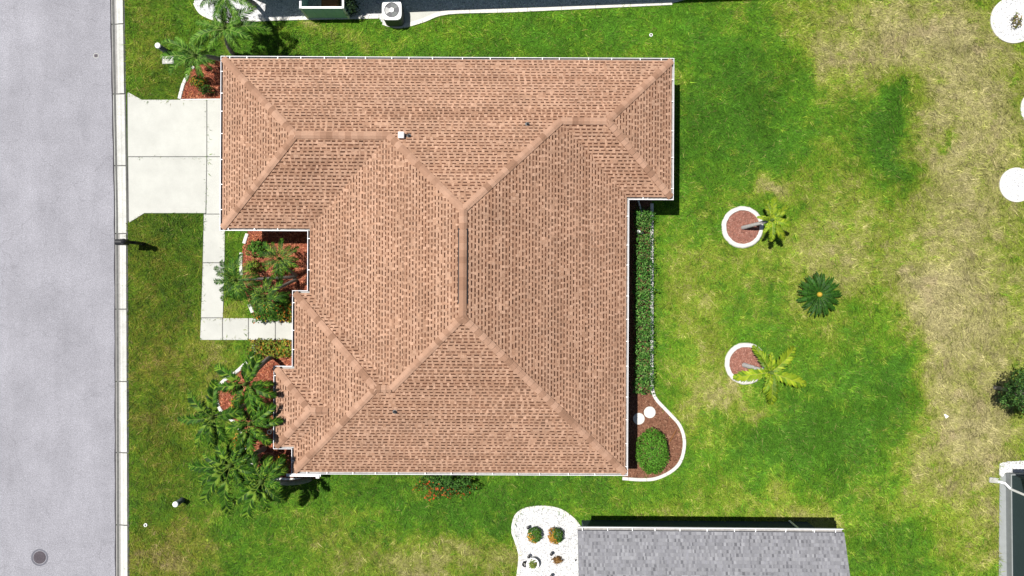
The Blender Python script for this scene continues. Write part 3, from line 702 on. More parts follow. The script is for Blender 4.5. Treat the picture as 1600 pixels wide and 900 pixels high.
# ------------------------------------------------------------ neighbouring houses
def gable_house(label, x0, x1, y0, y1, yaw, pivot, wallm, pitch, roof_cols, dash, seed, overhang=0.5, plinth=None, gutter=None, shingle=True, y_clip=None):
    t = thing('neighbour_house',label,'house',pivot)
    def loc(x,y): return (x+pivot[0], y+pivot[1])
    out = [loc(x0,y1),loc(x0,y0),loc(x1,y0),loc(x1,y1)]
    yr = (y0+y1)/2; zr = 2.7+pitch*(y1-y0)/2
    m = MB()
    A,B,C,D = [(*loc(a,b),z) for a,b,z in ((x0,y1,2.7),(x0,y0,2.7),(x1,y0,2.7),(x1,y1,2.7))]; R0 = (*loc(x0,yr),zr); R1 = (*loc(x1,yr),zr)
    m.add([A,B,C,D,R0,R1],[(3,0,4,5),(1,2,5,4)])
    lo = lambda p: (p[0],p[1],p[2]-0.16)
    m.add([A,B,C,D,R0,R1]+[lo(p) for p in (A,B,C,D,R0,R1)],[(0,1,7,6),(1,2,8,7),(2,3,9,8),(3,0,6,9),(0,4,10,6),(4,1,7,10),(2,5,11,8),(5,3,9,11),(9,11,10,6),(7,10,11,8)][:1]*0+[(1,2,8,7),(3,0,6,9),(0,4,10,6),(4,1,7,10),(2,5,11,8),(5,3,9,11),(6,10,11,9),(10,7,8,11)])
    rf = m.build('roof', mat('grey_roof_deck',(0.2,0.2,0.21),0.9,0.1), t)
    if shingle:
        vol = (x0+pivot[0],x1+pivot[0],y0+pivot[1],y1+pivot[1]); X0,X1,Y0,Y1 = vol; ym = (Y0+Y1)/2
        pcs = [((0,-1,Y1),[(X0,ym),(X1,ym),(X1,Y1),(X0,Y1)])] if seed == 5 else [((0,1,-Y0),[(X0,Y0),(X1,Y0),(X1,min(ym,Y0+4)),(X0,min(ym,Y0+4))])]
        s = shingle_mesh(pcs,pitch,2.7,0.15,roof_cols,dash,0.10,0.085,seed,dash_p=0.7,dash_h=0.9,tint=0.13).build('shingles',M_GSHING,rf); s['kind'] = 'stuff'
    i = overhang; m = MB(); W = [loc(x0+i,y1-i),loc(x0+i,y0+i),loc(x1-i,y0+i),loc(x1-i,y1-i)]
    m.add([(x,y,-0.05) for x,y in W]+[(x,y,2.58) for x,y in W],[(k,(k+1)%4,4+(k+1)%4,4+k) for k in range(4)])
    for xg in (x0+i,x1-i): m.add([(*loc(xg,y0+i),2.55),(*loc(xg,y1-i),2.55),(*loc(xg,yr),zr-0.12)],[(0,1,2)])
    m.build('wall', wallm, t)
    if plinth:
        m = MB(); W2 = offset(ccw(W),-0.05); m.prism(W2,-0.05,plinth); m.build('plinth', M_PLINTH, t)
    if gutter: gutter_runs(ccw(out), t, runs=gutter)
    t.rotation_euler = (0,0,math.radians(yaw)); return t
GR = [(0.200,0.200,0.212),(0.178,0.178,0.190),(0.225,0.225,0.237),(0.188,0.188,0.200)]
# south: eave from pixel (903,828) to (1318,832)
pS = P(903,829,2.7)
south = gable_house('grey shingled house with dark teal walls at the bottom edge',0,11.93,-12,0,-0.45,(pS.x,pS.y,0),M_TEAL,0.33,GR,(0.14,0.14,0.152),5,0.45,gutter=[])
m = MB(); E0 = pS
def front_gutter(t, L, parent):
    prof = [(-0.02,2.55),(0.13,2.55),(0.16,2.60),(0.16,2.70),(0.135,2.70)]; inner = [(0.135,2.70),(0.135,2.57),(-0.02,2.57),(-0.02,2.70)]
    m = MB(); vs = []
    for y,z in prof: vs += [(pS.x+0.02,pS.y+y,z),(pS.x+L,pS.y+y,z)]
    m.add(vs,[(2*k,2*k+2,2*k+3,2*k+1) for k in range(len(prof)-1)]); gq = m.build('gutter',M_GUTTER,parent); vs = []
    for y,z in inner: vs += [(pS.x+0.02,pS.y+y,z),(pS.x+L,pS.y+y,z)]
    m = MB(); m.add(vs,[(2*k,2*k+2,2*k+3,2*k+1) for k in range(len(inner)-1)]); m.build('trough',M_TROUGH,gq)
    hm = MB(); hm.box((-0.018,-0.05,0.01),(0.018,0.16,0.02)); hme = hm.mesh('hanger',M_WHITE); s = 0.2
    while s < L: link('hanger',hme,gq,(s,0,2.692)); s += 1.15*random.uniform(0.8,1.2)
front_gutter(south,11.9,south)
downspout([(pS.x+10.6,pS.y+0.05,2.57),(pS.x+10.6,pS.y-0.15,2.4),(pS.x+10.55,pS.y-0.38,2.2),(pS.x+10.55,pS.y-0.38,0.1)],south)
# north: only its shadow and wall foot reach the picture
pN = P(348,-24,2.7)
north = gable_house('neighbouring house past the top edge shading the gravel strip',0,26,0,12,2.0,(pN.x,pN.y,0),M_TEAL2,0.4,GR,(0.15,0.15,0.17),6,0.45,shingle=False)
# east: plinth corner at pixel (1571,738)
pE = P(1571,738)
east = gable_house('dark teal house with grey plinth at the lower right corner',-0.55,14,-14,0.55,0.6,(pE.x,pE.y,0),M_TEAL,0.35,GR,(0.15,0.15,0.17),8,0.60,plinth=0.36,shingle=False)
downspout([(pE.x+0.0,pE.y-0.75,2.5),(pE.x+0.0,pE.y-0.72,0.35),(pE.x-0.12,pE.y-0.5,0.12),(pE.x-0.42,pE.y-0.42,0.06)],east,0.06)
t = thing('splash_block','small pale splash block under the downspout of the teal house','splash block',P(1552,750))
m = MB(); c = t.location; m.obox((c.x,c.y,0.02),(0.42,0.26,0.06),-0.1,bev=0.015); m.build('tray',M_KERB2,t)
for s in (-1,1): m = MB(); m.obox((c.x,c.y+s*0.10,0.065),(0.42,0.04,0.04),-0.1); m.build('rim',M_KERB2,t)
m = MB(); m.prism(pxs([(1562,745),(1572,740),(1576,960),(1560,960)]),-0.03,0.012); structure(m.build('path', M_PLINTH))

# ------------------------------------------------------------ air conditioner, enclosure
m = MB(); m.prism(smooth_path(pxs([(600,22),(640,20),(696,19),(660,31),(632,38.5),(604,37),(597,30)]),4,True),-0.03,0.05); tag(m.build('equipment_pad',M_CONC),'pale concrete pad under the air conditioner','pad')
ac = thing('air_conditioner','white outdoor air conditioner unit with round fan grille','air conditioner',P(617,27,0.05))
c = ac.location; S = 0.46; H = 0.82
def rsq(r, s, n=32, k=5.0):
    out = []
    for i in range(n):
        t = 2*math.pi*i/n; cx,sx = math.cos(t),math.sin(t); q = (abs(cx)**k+abs(sx)**k)**(-1/k)*s; out.append((c.x+cx*q*r,c.y+sx*q*r))
    return out
m = MB(); m.prism(rsq(1,S),0.05,0.05+H); m.build('body', mat('ac_body',(0.10,0.105,0.11),0.6,0.1,20,0.6,90), ac)
sq = rsq(1.03,S); n = 32; rr = 0.36
m = MB(); vs = [(x,y,0.05+H+0.002) for x,y in sq]+[(x,y,0.05+H+0.045) for x,y in rsq(1.0,S)]+[(c.x+rr*math.cos(2*math.pi*i/n),c.y+rr*math.sin(2*math.pi*i/n),0.05+H+0.055) for i in range(n)]+[(c.x+rr*math.cos(2*math.pi*i/n),c.y+rr*math.sin(2*math.pi*i/n),0.05+H+0.004) for i in range(n)]
m.add(vs,[(k*n+i,k*n+(i+1)%n,(k+1)*n+(i+1)%n,(k+1)*n+i) for k in range(3) for i in range(n)]); top = m.build('top_panel', M_WHITE, ac)
m = MB(); m.lathe([(0.358,0.0),(0.0,0.0)],32,(c.x,c.y,0.05+H+0.006)); m.build('fan_well', mat('fan_shroud',(0.13,0.13,0.14),0.7,0.2,9.0), ac)
for k in range(3):
    m = MB(); a0 = 0.5+k*2.094; pts = []
    for q in range(6):
        a = a0+q*0.24; pts += [(c.x+0.08*math.cos(a),c.y+0.08*math.sin(a),0.05+H+0.014+q*0.003),(c.x+0.32*math.cos(a),c.y+0.32*math.sin(a),0.05+H+0.012+q*0.005)]
    m.add(pts,[(2*q,2*q+1,2*q+3,2*q+2) for q in range(5)]); m.build('fan_blade', mat('fan_pale',(0.5,0.5,0.5),0.6) if k == 1 else M_GREY, ac)
m = MB(); m.lathe([(0.11,0.0),(0.11,0.05),(0.06,0.06),(0.0,0.06)],16,(c.x,c.y,0.05+H+0.012)); m.build('fan_hub', M_WHITE, ac)
m = MB()
for r in (0.14,0.19,0.24,0.29,0.34): m.lathe([(r-0.004,0),(r+0.004,0),(r,0.006),(r-0.004,0)],32,(c.x,c.y,0.05+H+0.052))
m.build('grille', M_GREY, ac)

enc = thing('utility_enclosure','low teal panel enclosure with white rails at the top edge','enclosure',P(514,29))
x0,x1 = P(482,29).x,P(546,29).x; y0 = P(0,28.5).y; y1 = y0+1.35
for (a,b) in ((x0,y0),(x1,y0),(x0,y1),(x1,y1)):
    m = MB(); m.obox((a,b,0.64),(0.10,0.10,1.32),0,bev=0.02); m.build('post',M_WHITE,enc)
for k in range(4):
    w = (x1-x0-0.1)/4; m = MB(); m.box((x0+0.05+k*w+0.004,y0-0.02,0.05),(x0+0.05+(k+1)*w-0.004,y0+0.02,1.2)); m.build('panel',M_TEAL2,enc)
for xx in (x0,x1):
    for k in range(3):
        h = (y1-y0-0.1)/3; m = MB(); m.box((xx-0.02,y0+0.05+k*h+0.004,0.05),(xx+0.02,y0+0.05+(k+1)*h-0.004,1.2)); m.build('panel',M_TEAL2,enc)
m = MB(); m.box((x0+0.05,y0-0.045,1.2),(x1-0.05,y0+0.045,1.27)); m.build('rail',M_WHITE,enc)
for xx in (x0,x1): m = MB(); m.box((xx-0.045,y0+0.05,1.2),(xx+0.045,y1-0.05,1.27)); m.build('rail',M_WHITE,enc)
wb = thing('wooden_chest','brown wooden chest inside the teal enclosure','chest',(P(521,12).x,y0+0.55,0))
c = wb.location; m = MB(); m.obox((c.x,c.y,0.35),(0.70,0.6,0.72)); m.build('chest_body',M_BROWN,wb); m = MB(); m.obox((c.x,c.y,0.74),(0.76,0.66,0.055),0,bev=0.015); m.build('chest_lid',M_BROWN,wb)

# ------------------------------------------------------------ plants
G_DARK = [(0.030,0.080,0.010),(0.040,0.105,0.012),(0.022,0.060,0.008),(0.055,0.125,0.016)]
G_MID = [(0.045,0.125,0.012),(0.060,0.150,0.016),(0.035,0.095,0.010),(0.085,0.180,0.022)]
G_YEL = [(0.10,0.16,0.016),(0.14,0.18,0.02),(0.07,0.13,0.012),(0.19,0.19,0.03)]
CROT = G_MID + [(0.06,0.11,0.01),(0.30,0.20,0.02),(0.38,0.14,0.012)]
def leaf_cloud(m, c, rx, ry, rz, n, size, pal, seed, box=False, shell=0.55, flowers=None, fl_p=0.0, fl_dir=None, rough=0.18):
    rnd = random.Random(seed)
    lob = [(rnd.uniform(0,6.28),rnd.uniform(-0.3,1),rnd.uniform(0.6,1.0)) for _ in range(7)]
    for _ in range(n):
        while True:
            d = Vector((rnd.gauss(0,1),rnd.gauss(0,1),rnd.gauss(0,1)))
            if d.length > 1e-3: d.normalize(); break
        if d.z < -0.55: d.z = -d.z
        r = (shell+(1-shell)*rnd.random()**0.6)
        bump = 1+rough*math.sin(3.1*math.atan2(d.y,d.x)+lob[0][0])*math.cos(4.0*d.z+lob[1][0])+rough*0.8*math.sin(7*math.atan2(d.y,d.x)+lob[2][0]+3*d.z)
        if box:
            k = max(abs(d.x),abs(d.y),abs(d.z)); dd = d/k; dd = dd*0.75+d*0.35
        else: dd = d
        p = Vector((c[0]+dd.x*rx*r*bump, c[1]+dd.y*ry*r*bump, max(0.03,c[2]+dd.z*rz*r*bump)))
        nrm = (d*0.8+Vector((rnd.gauss(0,.5),rnd.gauss(0,.5),rnd.gauss(0.35,.5)))).normalized()
        a = nrm.cross(Vector((rnd.gauss(0,1),rnd.gauss(0,1),rnd.gauss(0,1)))).normalized(); b = nrm.cross(a)
        s = size*rnd.uniform(0.6,1.3)
        col = pal[rnd.randrange(len(pal))]
        if flowers and rnd.random() < fl_p*(1 if fl_dir is None else max(0,0.25+d.dot(Vector(fl_dir)))*1.5): col = flowers[rnd.randrange(len(flowers))]
        q = rnd.uniform(0.75,1.25); col = tuple(e*q for e in col)
        m.add([p-a*s*0.5, p+b*s*0.24+nrm*s*0.06, p+a*s*0.5-nrm*s*0.08, p-b*s*0.24+nrm*s*0.06],[(0,1,2,3)],col)
def shrub(name, label, cat, px, py, zc, rx, ry, rz, n, size, pal, seed, group=None, stems=4, **kw):
    w = P(px,py,zc); t = thing(name,label,cat,(w.x,w.y,0.0),group)
    m = MB(); leaf_cloud(m,w,rx,ry,rz,n,size,pal,seed,**kw); m.build('foliage',M_LEAF,t)
    m = MB(); rnd = random.Random(seed)
    for k in range(stems):
        a = rnd.uniform(0,6.28); m.tube([(w.x+0.04*math.cos(a),w.y+0.04*math.sin(a),-0.04),(w.x+rx*0.2*math.cos(a),w.y+ry*0.2*math.sin(a),zc*0.6),(w.x+rx*0.5*math.cos(a),w.y+ry*0.5*math.sin(a),zc+rz*0.25)],[0.022,0.016,0.008],5)
    m.build('stem',M_BARK,t); return t

ORD = ['first','second','third','fourth','fifth','sixth','seventh','eighth','ninth','tenth','eleventh','twelfth','thirteenth','fourteenth','fifteenth','sixteenth','seventeenth']
ys_ = [338,350] + list(np.linspace(378,604,13))
for i,py in enumerate(ys_):
    shrub('hedge_shrub','%s dark leafy shrub from the top in the hedge row behind the house'%ORD[i],'shrub',1005+random.uniform(-1,1.5),py+random.uniform(-1.5,1.5),0.44,0.42+random.uniform(-.03,.05),0.36+random.uniform(-.03,.05),0.40,430,0.11,
          [(0.026,0.088,0.012),(0.042,0.13,0.016),(0.015,0.05,0.008),(0.065,0.17,0.026),(0.12,0.23,0.05)],100+i,'hedge row behind the house',box=True)
shrub('round_bush','big clipped round green bush in the bed at the house corner','bush',1019,706,0.62,0.80,1.12,0.62,3600,0.10,[(0.045,0.13,0.010),(0.06,0.17,0.014),(0.035,0.10,0.008),(0.085,0.20,0.02)],201,stems=8,shell=0.72,rough=0.05,box=False)
shrub('flowering_bush','low green bush with red flowers against the bottom gutter','bush',697,756,0.62,1.35,0.66,0.60,2700,0.12,[(0.045,0.13,0.02),(0.03,0.09,0.012),(0.075,0.17,0.03),(0.02,0.055,0.01)],202,stems=7,rough=0.28,flowers=[(0.50,0.035,0.015),(0.42,0.06,0.02),(0.6,0.10,0.03)],fl_p=0.20,fl_dir=(-0.35,-0.9,0.1))
shrub('courtyard_shrub','rounded green shrub by the garage eave in the courtyard bed','shrub',401,388,0.35,0.50,0.42,0.36,620,0.12,G_MID,203)
shrub('courtyard_shrub','small yellowish round shrub in the middle of the courtyard edging','shrub',395,417,0.30,0.42,0.36,0.32,480,0.11,G_YEL,204)
shrub('courtyard_shrub','leafy shrub below the three courtyard palms','shrub',440,470,0.35,0.42,0.34,0.36,420,0.12,G_MID,209)
shrub('courtyard_shrub','low grassy shrub beside the walk under the left courtyard palm','shrub',366,452,0.22,0.50,0.55,0.24,420,0.13,G_MID,261)
shrub('courtyard_shrub','low olive shrub at the foot of the upper courtyard palm','shrub',442,418,0.25,0.45,0.36,0.26,380,0.12,G_YEL,262)
shrub('courtyard_shrub','green shrub filling the lower left of the courtyard bed','shrub',404,468,0.28,0.48,0.36,0.30,480,0.12,G_MID,263)
for i,(px,w) in enumerate(((410,'left'),(430,'middle'),(452,'right'))):
    shrub('croton_shrub','%s croton of the clipped row on the upper side of the entry walk'%w,'shrub',px,488,0.36,0.40,0.42,0.38,620,0.12,G_MID if i!=2 else CROT,210+i,'crotons above the entry walk',box=True,flowers=[(0.42,0.26,0.03),(0.40,0.13,0.015)],fl_p=0.10+0.12*(i==2))
for i,(px,w) in enumerate(((402,'left'),(424,'middle'),(447,'right'))):
    shrub('croton_shrub','%s olive croton of the clipped row below the entry walk'%w,'shrub',px,544,0.36,0.40,0.38,0.36,560,0.12,G_YEL,220+i,'crotons below the entry walk',box=True,flowers=[(0.36,0.24,0.03),(0.30,0.12,0.02)],fl_p=0.16)
shrub('croton_shrub','small bright croton tucked in the notch of the front gutter','shrub',440,722,0.4,0.36,0.36,0.36,320,0.13,CROT,230)
shrub('croton_shrub','orange leaved croton showing between the front palm crowns','shrub',372,628,0.4,0.34,0.34,0.36,320,0.13,CROT+[(0.4,0.2,0.03)],231)
shrub('croton_shrub','orange and green croton between upper and lower front palms','shrub',378,690,0.35,0.5,0.4,0.32,420,0.13,CROT+[(0.35,0.22,0.04),(0.3,0.12,0.02)],232)
shrub('croton_shrub','yellow and green croton in the bed by the driveway','shrub',310,128,0.3,0.42,0.30,0.28,360,0.12,CROT+[(0.3,0.2,0.02)],233)
shrub('croton_shrub','dark low shrub on the red mulch by the driveway','shrub',322,140,0.25,0.40,0.26,0.24,260,0.10,G_DARK,234)
# gravel bed at the bottom
shrub('ball_bush','round clipped bush on white gravel, left one','bush',835,836,0.33,0.36,0.38,0.34,900,0.09,[(0.05,0.12,0.012),(0.035,0.09,0.009),(0.07,0.15,0.02)],240,shell=0.72,rough=0.04,flowers=[(0.42,0.16,0.02),(0.5,0.26,0.04)],fl_p=0.28,fl_dir=(-0.6,-0.8,0.0))
shrub('ball_bush','round bush with orange leaves on its left side, white gravel','bush',868,837,0.33,0.38,0.40,0.34,950,0.09,[(0.05,0.12,0.012),(0.035,0.09,0.009),(0.07,0.15,0.02)],241,shell=0.7,rough=0.07,flowers=[(0.42,0.18,0.02),(0.5,0.30,0.05),(0.25,0.12,0.02)],fl_p=0.75,fl_dir=(-0.95,-0.2,0.0))
shrub('dry_plant','small brown dried plant on the white gravel','plant',871,875,0.15,0.24,0.18,0.16,180,0.12,[(0.17,0.09,0.025),(0.10,0.05,0.015),(0.24,0.14,0.05)],242)
shrub('dry_plant','sparse brown plant in the top right gravel island','plant',1588,33,0.2,0.28,0.38,0.2,120,0.13,[(0.17,0.11,0.03),(0.10,0.07,0.02),(0.12,0.14,0.04)],243)
pt = thing('potted_plant','green plant in a white bowl on the white gravel','potted plant',P(832,877))
c = pt.location; m = MB(); m.lathe([(0.20,-0.02),(0.30,0.30),(0.31,0.36),(0.27,0.36),(0.25,0.28),(0.0,0.28)],28,(c.x,c.y,0.02)); m.build('bowl',M_WHITE,pt,True)
m = MB(); leaf_cloud(m,(c.x,c.y,0.38),0.21,0.21,0.16,260,0.08,G_YEL,244); m.build('foliage',M_LEAF,pt)
pt = thing('flower_pot','small dark pot beside the white bowl on the gravel','flower pot',P(820,879))
c = pt.location; m = MB(); m.lathe([(0.09,-0.02),(0.13,0.16),(0.14,0.19),(0.11,0.19),(0.10,0.14),(0.0,0.14)],18,(c.x,c.y,0.02)); m.build('pot',M_BLACK,pt,True)
m = MB(); leaf_cloud(m,(c.x,c.y,0.19),0.07,0.07,0.05,30,0.06,[(0.5,0.5,0.45),(0.3,0.3,0.25)],245); m.build('foliage',M_LEAF,pt)
for (px,py,w) in ((825,821,'above the left ball bush'),(826,866,'above the white bowl plant'),(861,862,'between the orange bush and the dried plant'),(861,896,'at the bottom edge of the gravel'),(899,874,'nearest to the grey roof')):
    t = thing('path_light','dark round garden path light %s'%w,'path light',P(px,py),'path lights on the white gravel'); c = t.location; big_ = 1.0 if px < 890 else 0.45
    m = MB(); m.tube([(c.x,c.y,-0.02),(c.x,c.y,0.30*big_)],0.012,6); m.build('stake',M_BLACK,t)
    m = MB(); m.lathe([(0.035,0.22*big_),(0.035,0.30*big_),(0.085*big_,0.31*big_),(0.08*big_,0.335*big_),(0.0,0.36*big_)],16,(c.x,c.y,0)); m.build('cap',M_BLACK,t)

# pinnate fronds, unit horizontal reach along +X
def frond_mesh(seed, pal, a0=38, a1=42, pairs=26, ll=0.26, lw=0.020, droop=0.35, stalk=0.16, rach=(0.12,0.17,0.03), sweep=0.9, vfold=0.35):
    rnd = random.Random(seed); m = MB(); N = 14; pts = [Vector((0,0,0))]
    bend = rnd.uniform(-0.16,0.16)
    for i in range(N):
        s = (i+0.5)/N; ang = math.radians(a0-(a0+a1)*s**1.1); pts.append(pts[-1]+Vector((math.cos(ang),bend*s,math.sin(ang)))/N)
    k = 1/pts[-1].x; pts = [p*k for p in pts]
    m.tube(pts,[0.014*(1-0.8*i/N) for i in range(N+1)],4,rach,cap=False)
    def at(s): f = s*N; i = min(N-1,int(f)); return pts[i].lerp(pts[i+1],f-i),(pts[i+1]-pts[i]).normalized()
    for j in range(pairs):
        s = stalk+(1-stalk)*(j+0.5)/pairs; p,d = at(s)
        prof = math.sin(math.pi*min(1,0.16+0.84*(s-stalk)/(1-stalk)))**0.55; prof = max(prof,0.28)
        side0 = Vector((0,0,1)).cross(d).normalized(); up = d.cross(side0)
        for sg in (-1,1):
            if rnd.random() < 0.04: continue
            l = ll*prof*rnd.uniform(0.82,1.12); f = sweep*(0.75+0.7*s)*rnd.uniform(0.85,1.15)
            dr = (side0*sg+d*f+up*vfold*rnd.uniform(0.4,1.4)).normalized()
            mid = p+dr*l*0.5; tip = p+dr*l-Vector((0,0,1))*l*droop*rnd.uniform(0.5,1.6)
            wv = d.cross(dr).cross(dr).normalized()*lw*rnd.uniform(0.8,1.2)
            c = pal[rnd.randrange(len(pal))]; q = rnd.uniform(0.75,1.3); c = tuple(e*q for e in c)
            m.add([p-wv*0.5,p+wv*0.5,mid+wv,tip,mid-wv],[(0,1,2,4),(4,2,3)],c)
    return m.mesh('frond',M_FROND)
P_DEEP = [(0.022,0.070,0.005),(0.014,0.046,0.003),(0.045,0.115,0.008),(0.120,0.200,0.018),(0.010,0.032,0.003)]
P_FINE = [(0.028,0.085,0.006),(0.016,0.052,0.004),(0.055,0.138,0.011),(0.12,0.22,0.030)]
P_LIME = [(0.15,0.215,0.010),(0.11,0.175,0.008),(0.20,0.25,0.014),(0.075,0.14,0.006)]
FR = {'deep':[frond_mesh(300+i,P_DEEP,a0=[40,30,50,24][i],a1=[45,38,55,30][i],pairs=30,ll=0.27,lw=0.022,droop=0.6,vfold=0.5) for i in range(4)],
      'fine':[frond_mesh(320+i,P_FINE,a0=[45,35,55,25][i],a1=[50,42,50,35][i],pairs=34,ll=0.24,lw=0.0115,droop=0.4,rach=(0.16,0.22,0.06)) for i in range(4)],
      'lime':[frond_mesh(340+i,P_LIME,a0=[30,22,38,28][i],a1=[35,30,40,26][i],pairs=30,ll=0.28,lw=0.031,droop=0.3,stalk=0.03,rach=(0.25,0.26,0.06)) for i in range(4)],
      'pygmy':[frond_mesh(360+i,P_DEEP+P_FINE[:2],a0=[42,32,52,26][i],a1=[60,50,65,42][i],pairs=26,ll=0.24,lw=0.015,droop=0.25) for i in range(4)]}
def palm(label, base, hub, hz, kind, tips=None, n=12, r=32, trunk_r=0.09, seed=0, top_n=3, name='palm_tree', group=None, bark=None):
    rnd = random.Random(seed); B = P(*base); Hb = P(hub[0],hub[1],hz)
    t = thing(name,label,'palm',(B.x,B.y,0),group)
    pts = []; rad = []; N = 16
    for i in range(N+1):
        s = i/N; q = Vector((B.x+(Hb.x-B.x)*(0.35*s+0.65*s*s), B.y+(Hb.y-B.y)*(0.35*s+0.65*s*s), -0.05+(hz+0.0)*s)); pts.append(q); rad.append(trunk_r*(1.35-0.5*s if s<0.2 else 1.28-0.35*s)*(1+0.06*(i%2)))
    m = MB(); m.tube(pts,rad,10); m.build('trunk',bark or M_BARK,t,True)
    m = MB(); m.lathe([(trunk_r*0.9,-0.12),(trunk_r*1.25,0.05),(trunk_r*0.9,0.22),(0.02,0.42),(0.0,0.43)],10,(0,0,0),(0.09,0.14,0.03))
    crown = link('crown',m.mesh('crown',M_LEAF,True),t,(Hb.x-B.x,Hb.y-B.y,hz-0.05))
    fl = []
    if tips:
        for (tx,ty) in tips:
            T = P(tx,ty,hz-0.1); d = Vector((T.x-Hb.x,T.y-Hb.y)); fl.append((math.atan2(d.y,d.x),d.length*1.04))
    else:
        a = rnd.uniform(0,6)
        for k in range(n): fl.append((a+k*2.39996,r/32*0.93*rnd.uniform(0.75,1.1)))
    mean = sum(l for _,l in fl)/len(fl); low = len(fl) if kind in ('deep','fine') else 0
    skirt = [(a+rnd.uniform(0.2,0.55)*rnd.choice((-1,1)),min(l,mean)*rnd.uniform(0.66,0.86)) for a,l in fl[:low]]
    for k in range(top_n): fl.append((rnd.uniform(0,6.28),mean*rnd.uniform(0.45,0.65)))
    for k,(a,l) in enumerate(fl):
        o = link('frond',FR[kind][rnd.randrange(4)],crown,(0.05*math.cos(a),0.05*math.sin(a),rnd.uniform(0.02,0.12)))
        o.rotation_euler = (rnd.uniform(-0.25,0.25),rnd.uniform(-0.14,0.14)-(0.35 if k>=len(fl)-top_n else 0),a); o.scale = (l,l*rnd.uniform(0.9,1.1),l)
    for a,l in skirt:                                        # older fronds hanging below the crown
        o = link('frond',FR[kind][rnd.choice((0,2))],crown,(0.04*math.cos(a),0.04*math.sin(a),-0.10))
        o.rotation_euler = (rnd.uniform(-0.3,0.3),rnd.uniform(0.25,0.5),a); o.scale = (l,l,l)
    return t
palm('big palm leaning left at the far left of the front clump',(398,628),(333,652),3.4,'deep',[(282,657),(303,612),(310,697),(343,598),(356,690),(378,640),(318,630),(335,695)],seed=1,group='front palms')
palm('palm of the front clump nearest the entry walk',(426,556),(385,600),3.4,'deep',[(348,568),(352,612),(410,560),(392,553),(430,614),(415,632),(372,640),(340,600),(400,645)],seed=2,group='front palms')
palm('middle palm of the front clump with a frond over the gutter',(432,640),(392,662),3.2,'deep',[(438,654),(420,692),(400,712),(374,700),(352,672),(365,636),(408,628),(428,632)],seed=3,group='front palms')
palm('lower left palm of the front clump above the bollard',(414,700),(362,727),3.4,'deep',[(344,686),(301,728),(324,776),(357,797),(388,762),(382,692),(326,704),(400,735),(314,752)],seed=4,group='front palms')
palm('palm with curved grey trunk at the bottom corner of the house',(484,748),(410,752),3.3,'deep',[(447,737),(444,782),(417,796),(388,802),(368,778),(394,706),(425,715),(442,716),(370,745)],seed=5,trunk_r=0.11,group='front palms')
palm('slender palm by the top left roof corner with a pale trunk',(364,84),(353,46),2.8,'fine',[(300,66),(312,38),(338,6),(365,-6),(397,14),(417,42),(394,66),(372,74),(325,76),(350,20),(385,30)],seed=6,trunk_r=0.075)
palm('bushy palm over the red mulch bed by the driveway',(352,96),(306,88),2.3,'fine',[(262,70),(256,92),(268,112),(290,122),(318,118),(335,102),(332,64),(302,58),(278,60),(322,84)],seed=7,trunk_r=0.09,top_n=5)
palm('neighbour palm over the white gravel at the top edge',(398,6),(352,-6),3.2,'fine',[(318,12),(342,34),(372,32),(392,10),(326,-35),(372,-40),(355,30),(300,-8)],seed=8,trunk_r=0.08)
palm('left palm of the courtyard leaning over the front walk',(462,433),(369,438),2.6,'pygmy',n=15,r=38,seed=9,trunk_r=0.06)
palm('upper palm of the courtyard clump near the garage',(463,430),(437,404),2.2,'pygmy',n=13,r=32,seed=10,trunk_r=0.06)
palm('lower palm of the courtyard clump near the entry walk',(464,437),(415,463),2.2,'pygmy',n=14,r=34,seed=11,trunk_r=0.06)
palm('small green palm leaning out of the upper tree ring',(1160,356),(1205,344),1.7,'lime',[(1194,316),(1207,312),(1227,325),(1231,350),(1224,372),(1205,374),(1192,362),(1216,330),(1184,340)],seed=12,trunk_r=0.075,top_n=3,bark=M_BARK2)
palm('yellow green palm leaning out of the lower tree ring',(1162,570),(1204,582),1.5,'lime',[(1241,546),(1253,600),(1208,628),(1152,589),(1176,545)],seed=13,trunk_r=0.09,top_n=2,bark=M_BARK2)
# sago cycad
cy = thing('sago_palm','dark green round sago palm with yellow centre alone on the lawn','cycad',P(1273,460))
c = cy.location; m = MB(); m.lathe([(0.17,-0.05),(0.19,0.2),(0.15,0.42),(0.0,0.46)],14,c); m.build('trunk',M_BARK,cy)
m = MB(); m.lathe([(0.09,0.40),(0.13,0.50),(0.11,0.60),(0.05,0.68),(0.0,0.70)],14,c,(0.42,0.28,0.035)); m.build('cone',M_LEAF,cy,True)
P_SAGO = [(0.014,0.058,0.004),(0.022,0.078,0.006),(0.008,0.034,0.003)]
SG = [frond_mesh(380+i,P_SAGO,a0=[26,38,14][i],a1=[22,34,14][i],pairs=40,ll=0.12,lw=0.013,droop=0.05,stalk=0.10,sweep=0.55,vfold=0.5,rach=(0.06,0.10,0.02)) for i in range(3)]
m = MB(); m.lathe([(0.16,0.36),(0.14,0.44),(0.0,0.46)],10,(0,0,-0.4),(0.05,0.08,0.02)); crown = link('crown',m.mesh('crown',M_LEAF),cy,(0,0,0.4))
rnd = random.Random(5)
for k in range(46):
    tier = k%3; o = link('frond',SG[tier],crown,(0,0,0.02*tier)); a = k*2*math.pi/46+rnd.uniform(-.03,.03); l = 1.08*[1.0,0.92,0.98][tier]*rnd.uniform(0.93,1.04)
    o.rotation_euler = (rnd.uniform(-.1,.1),0,a); o.scale = (l,l,l)
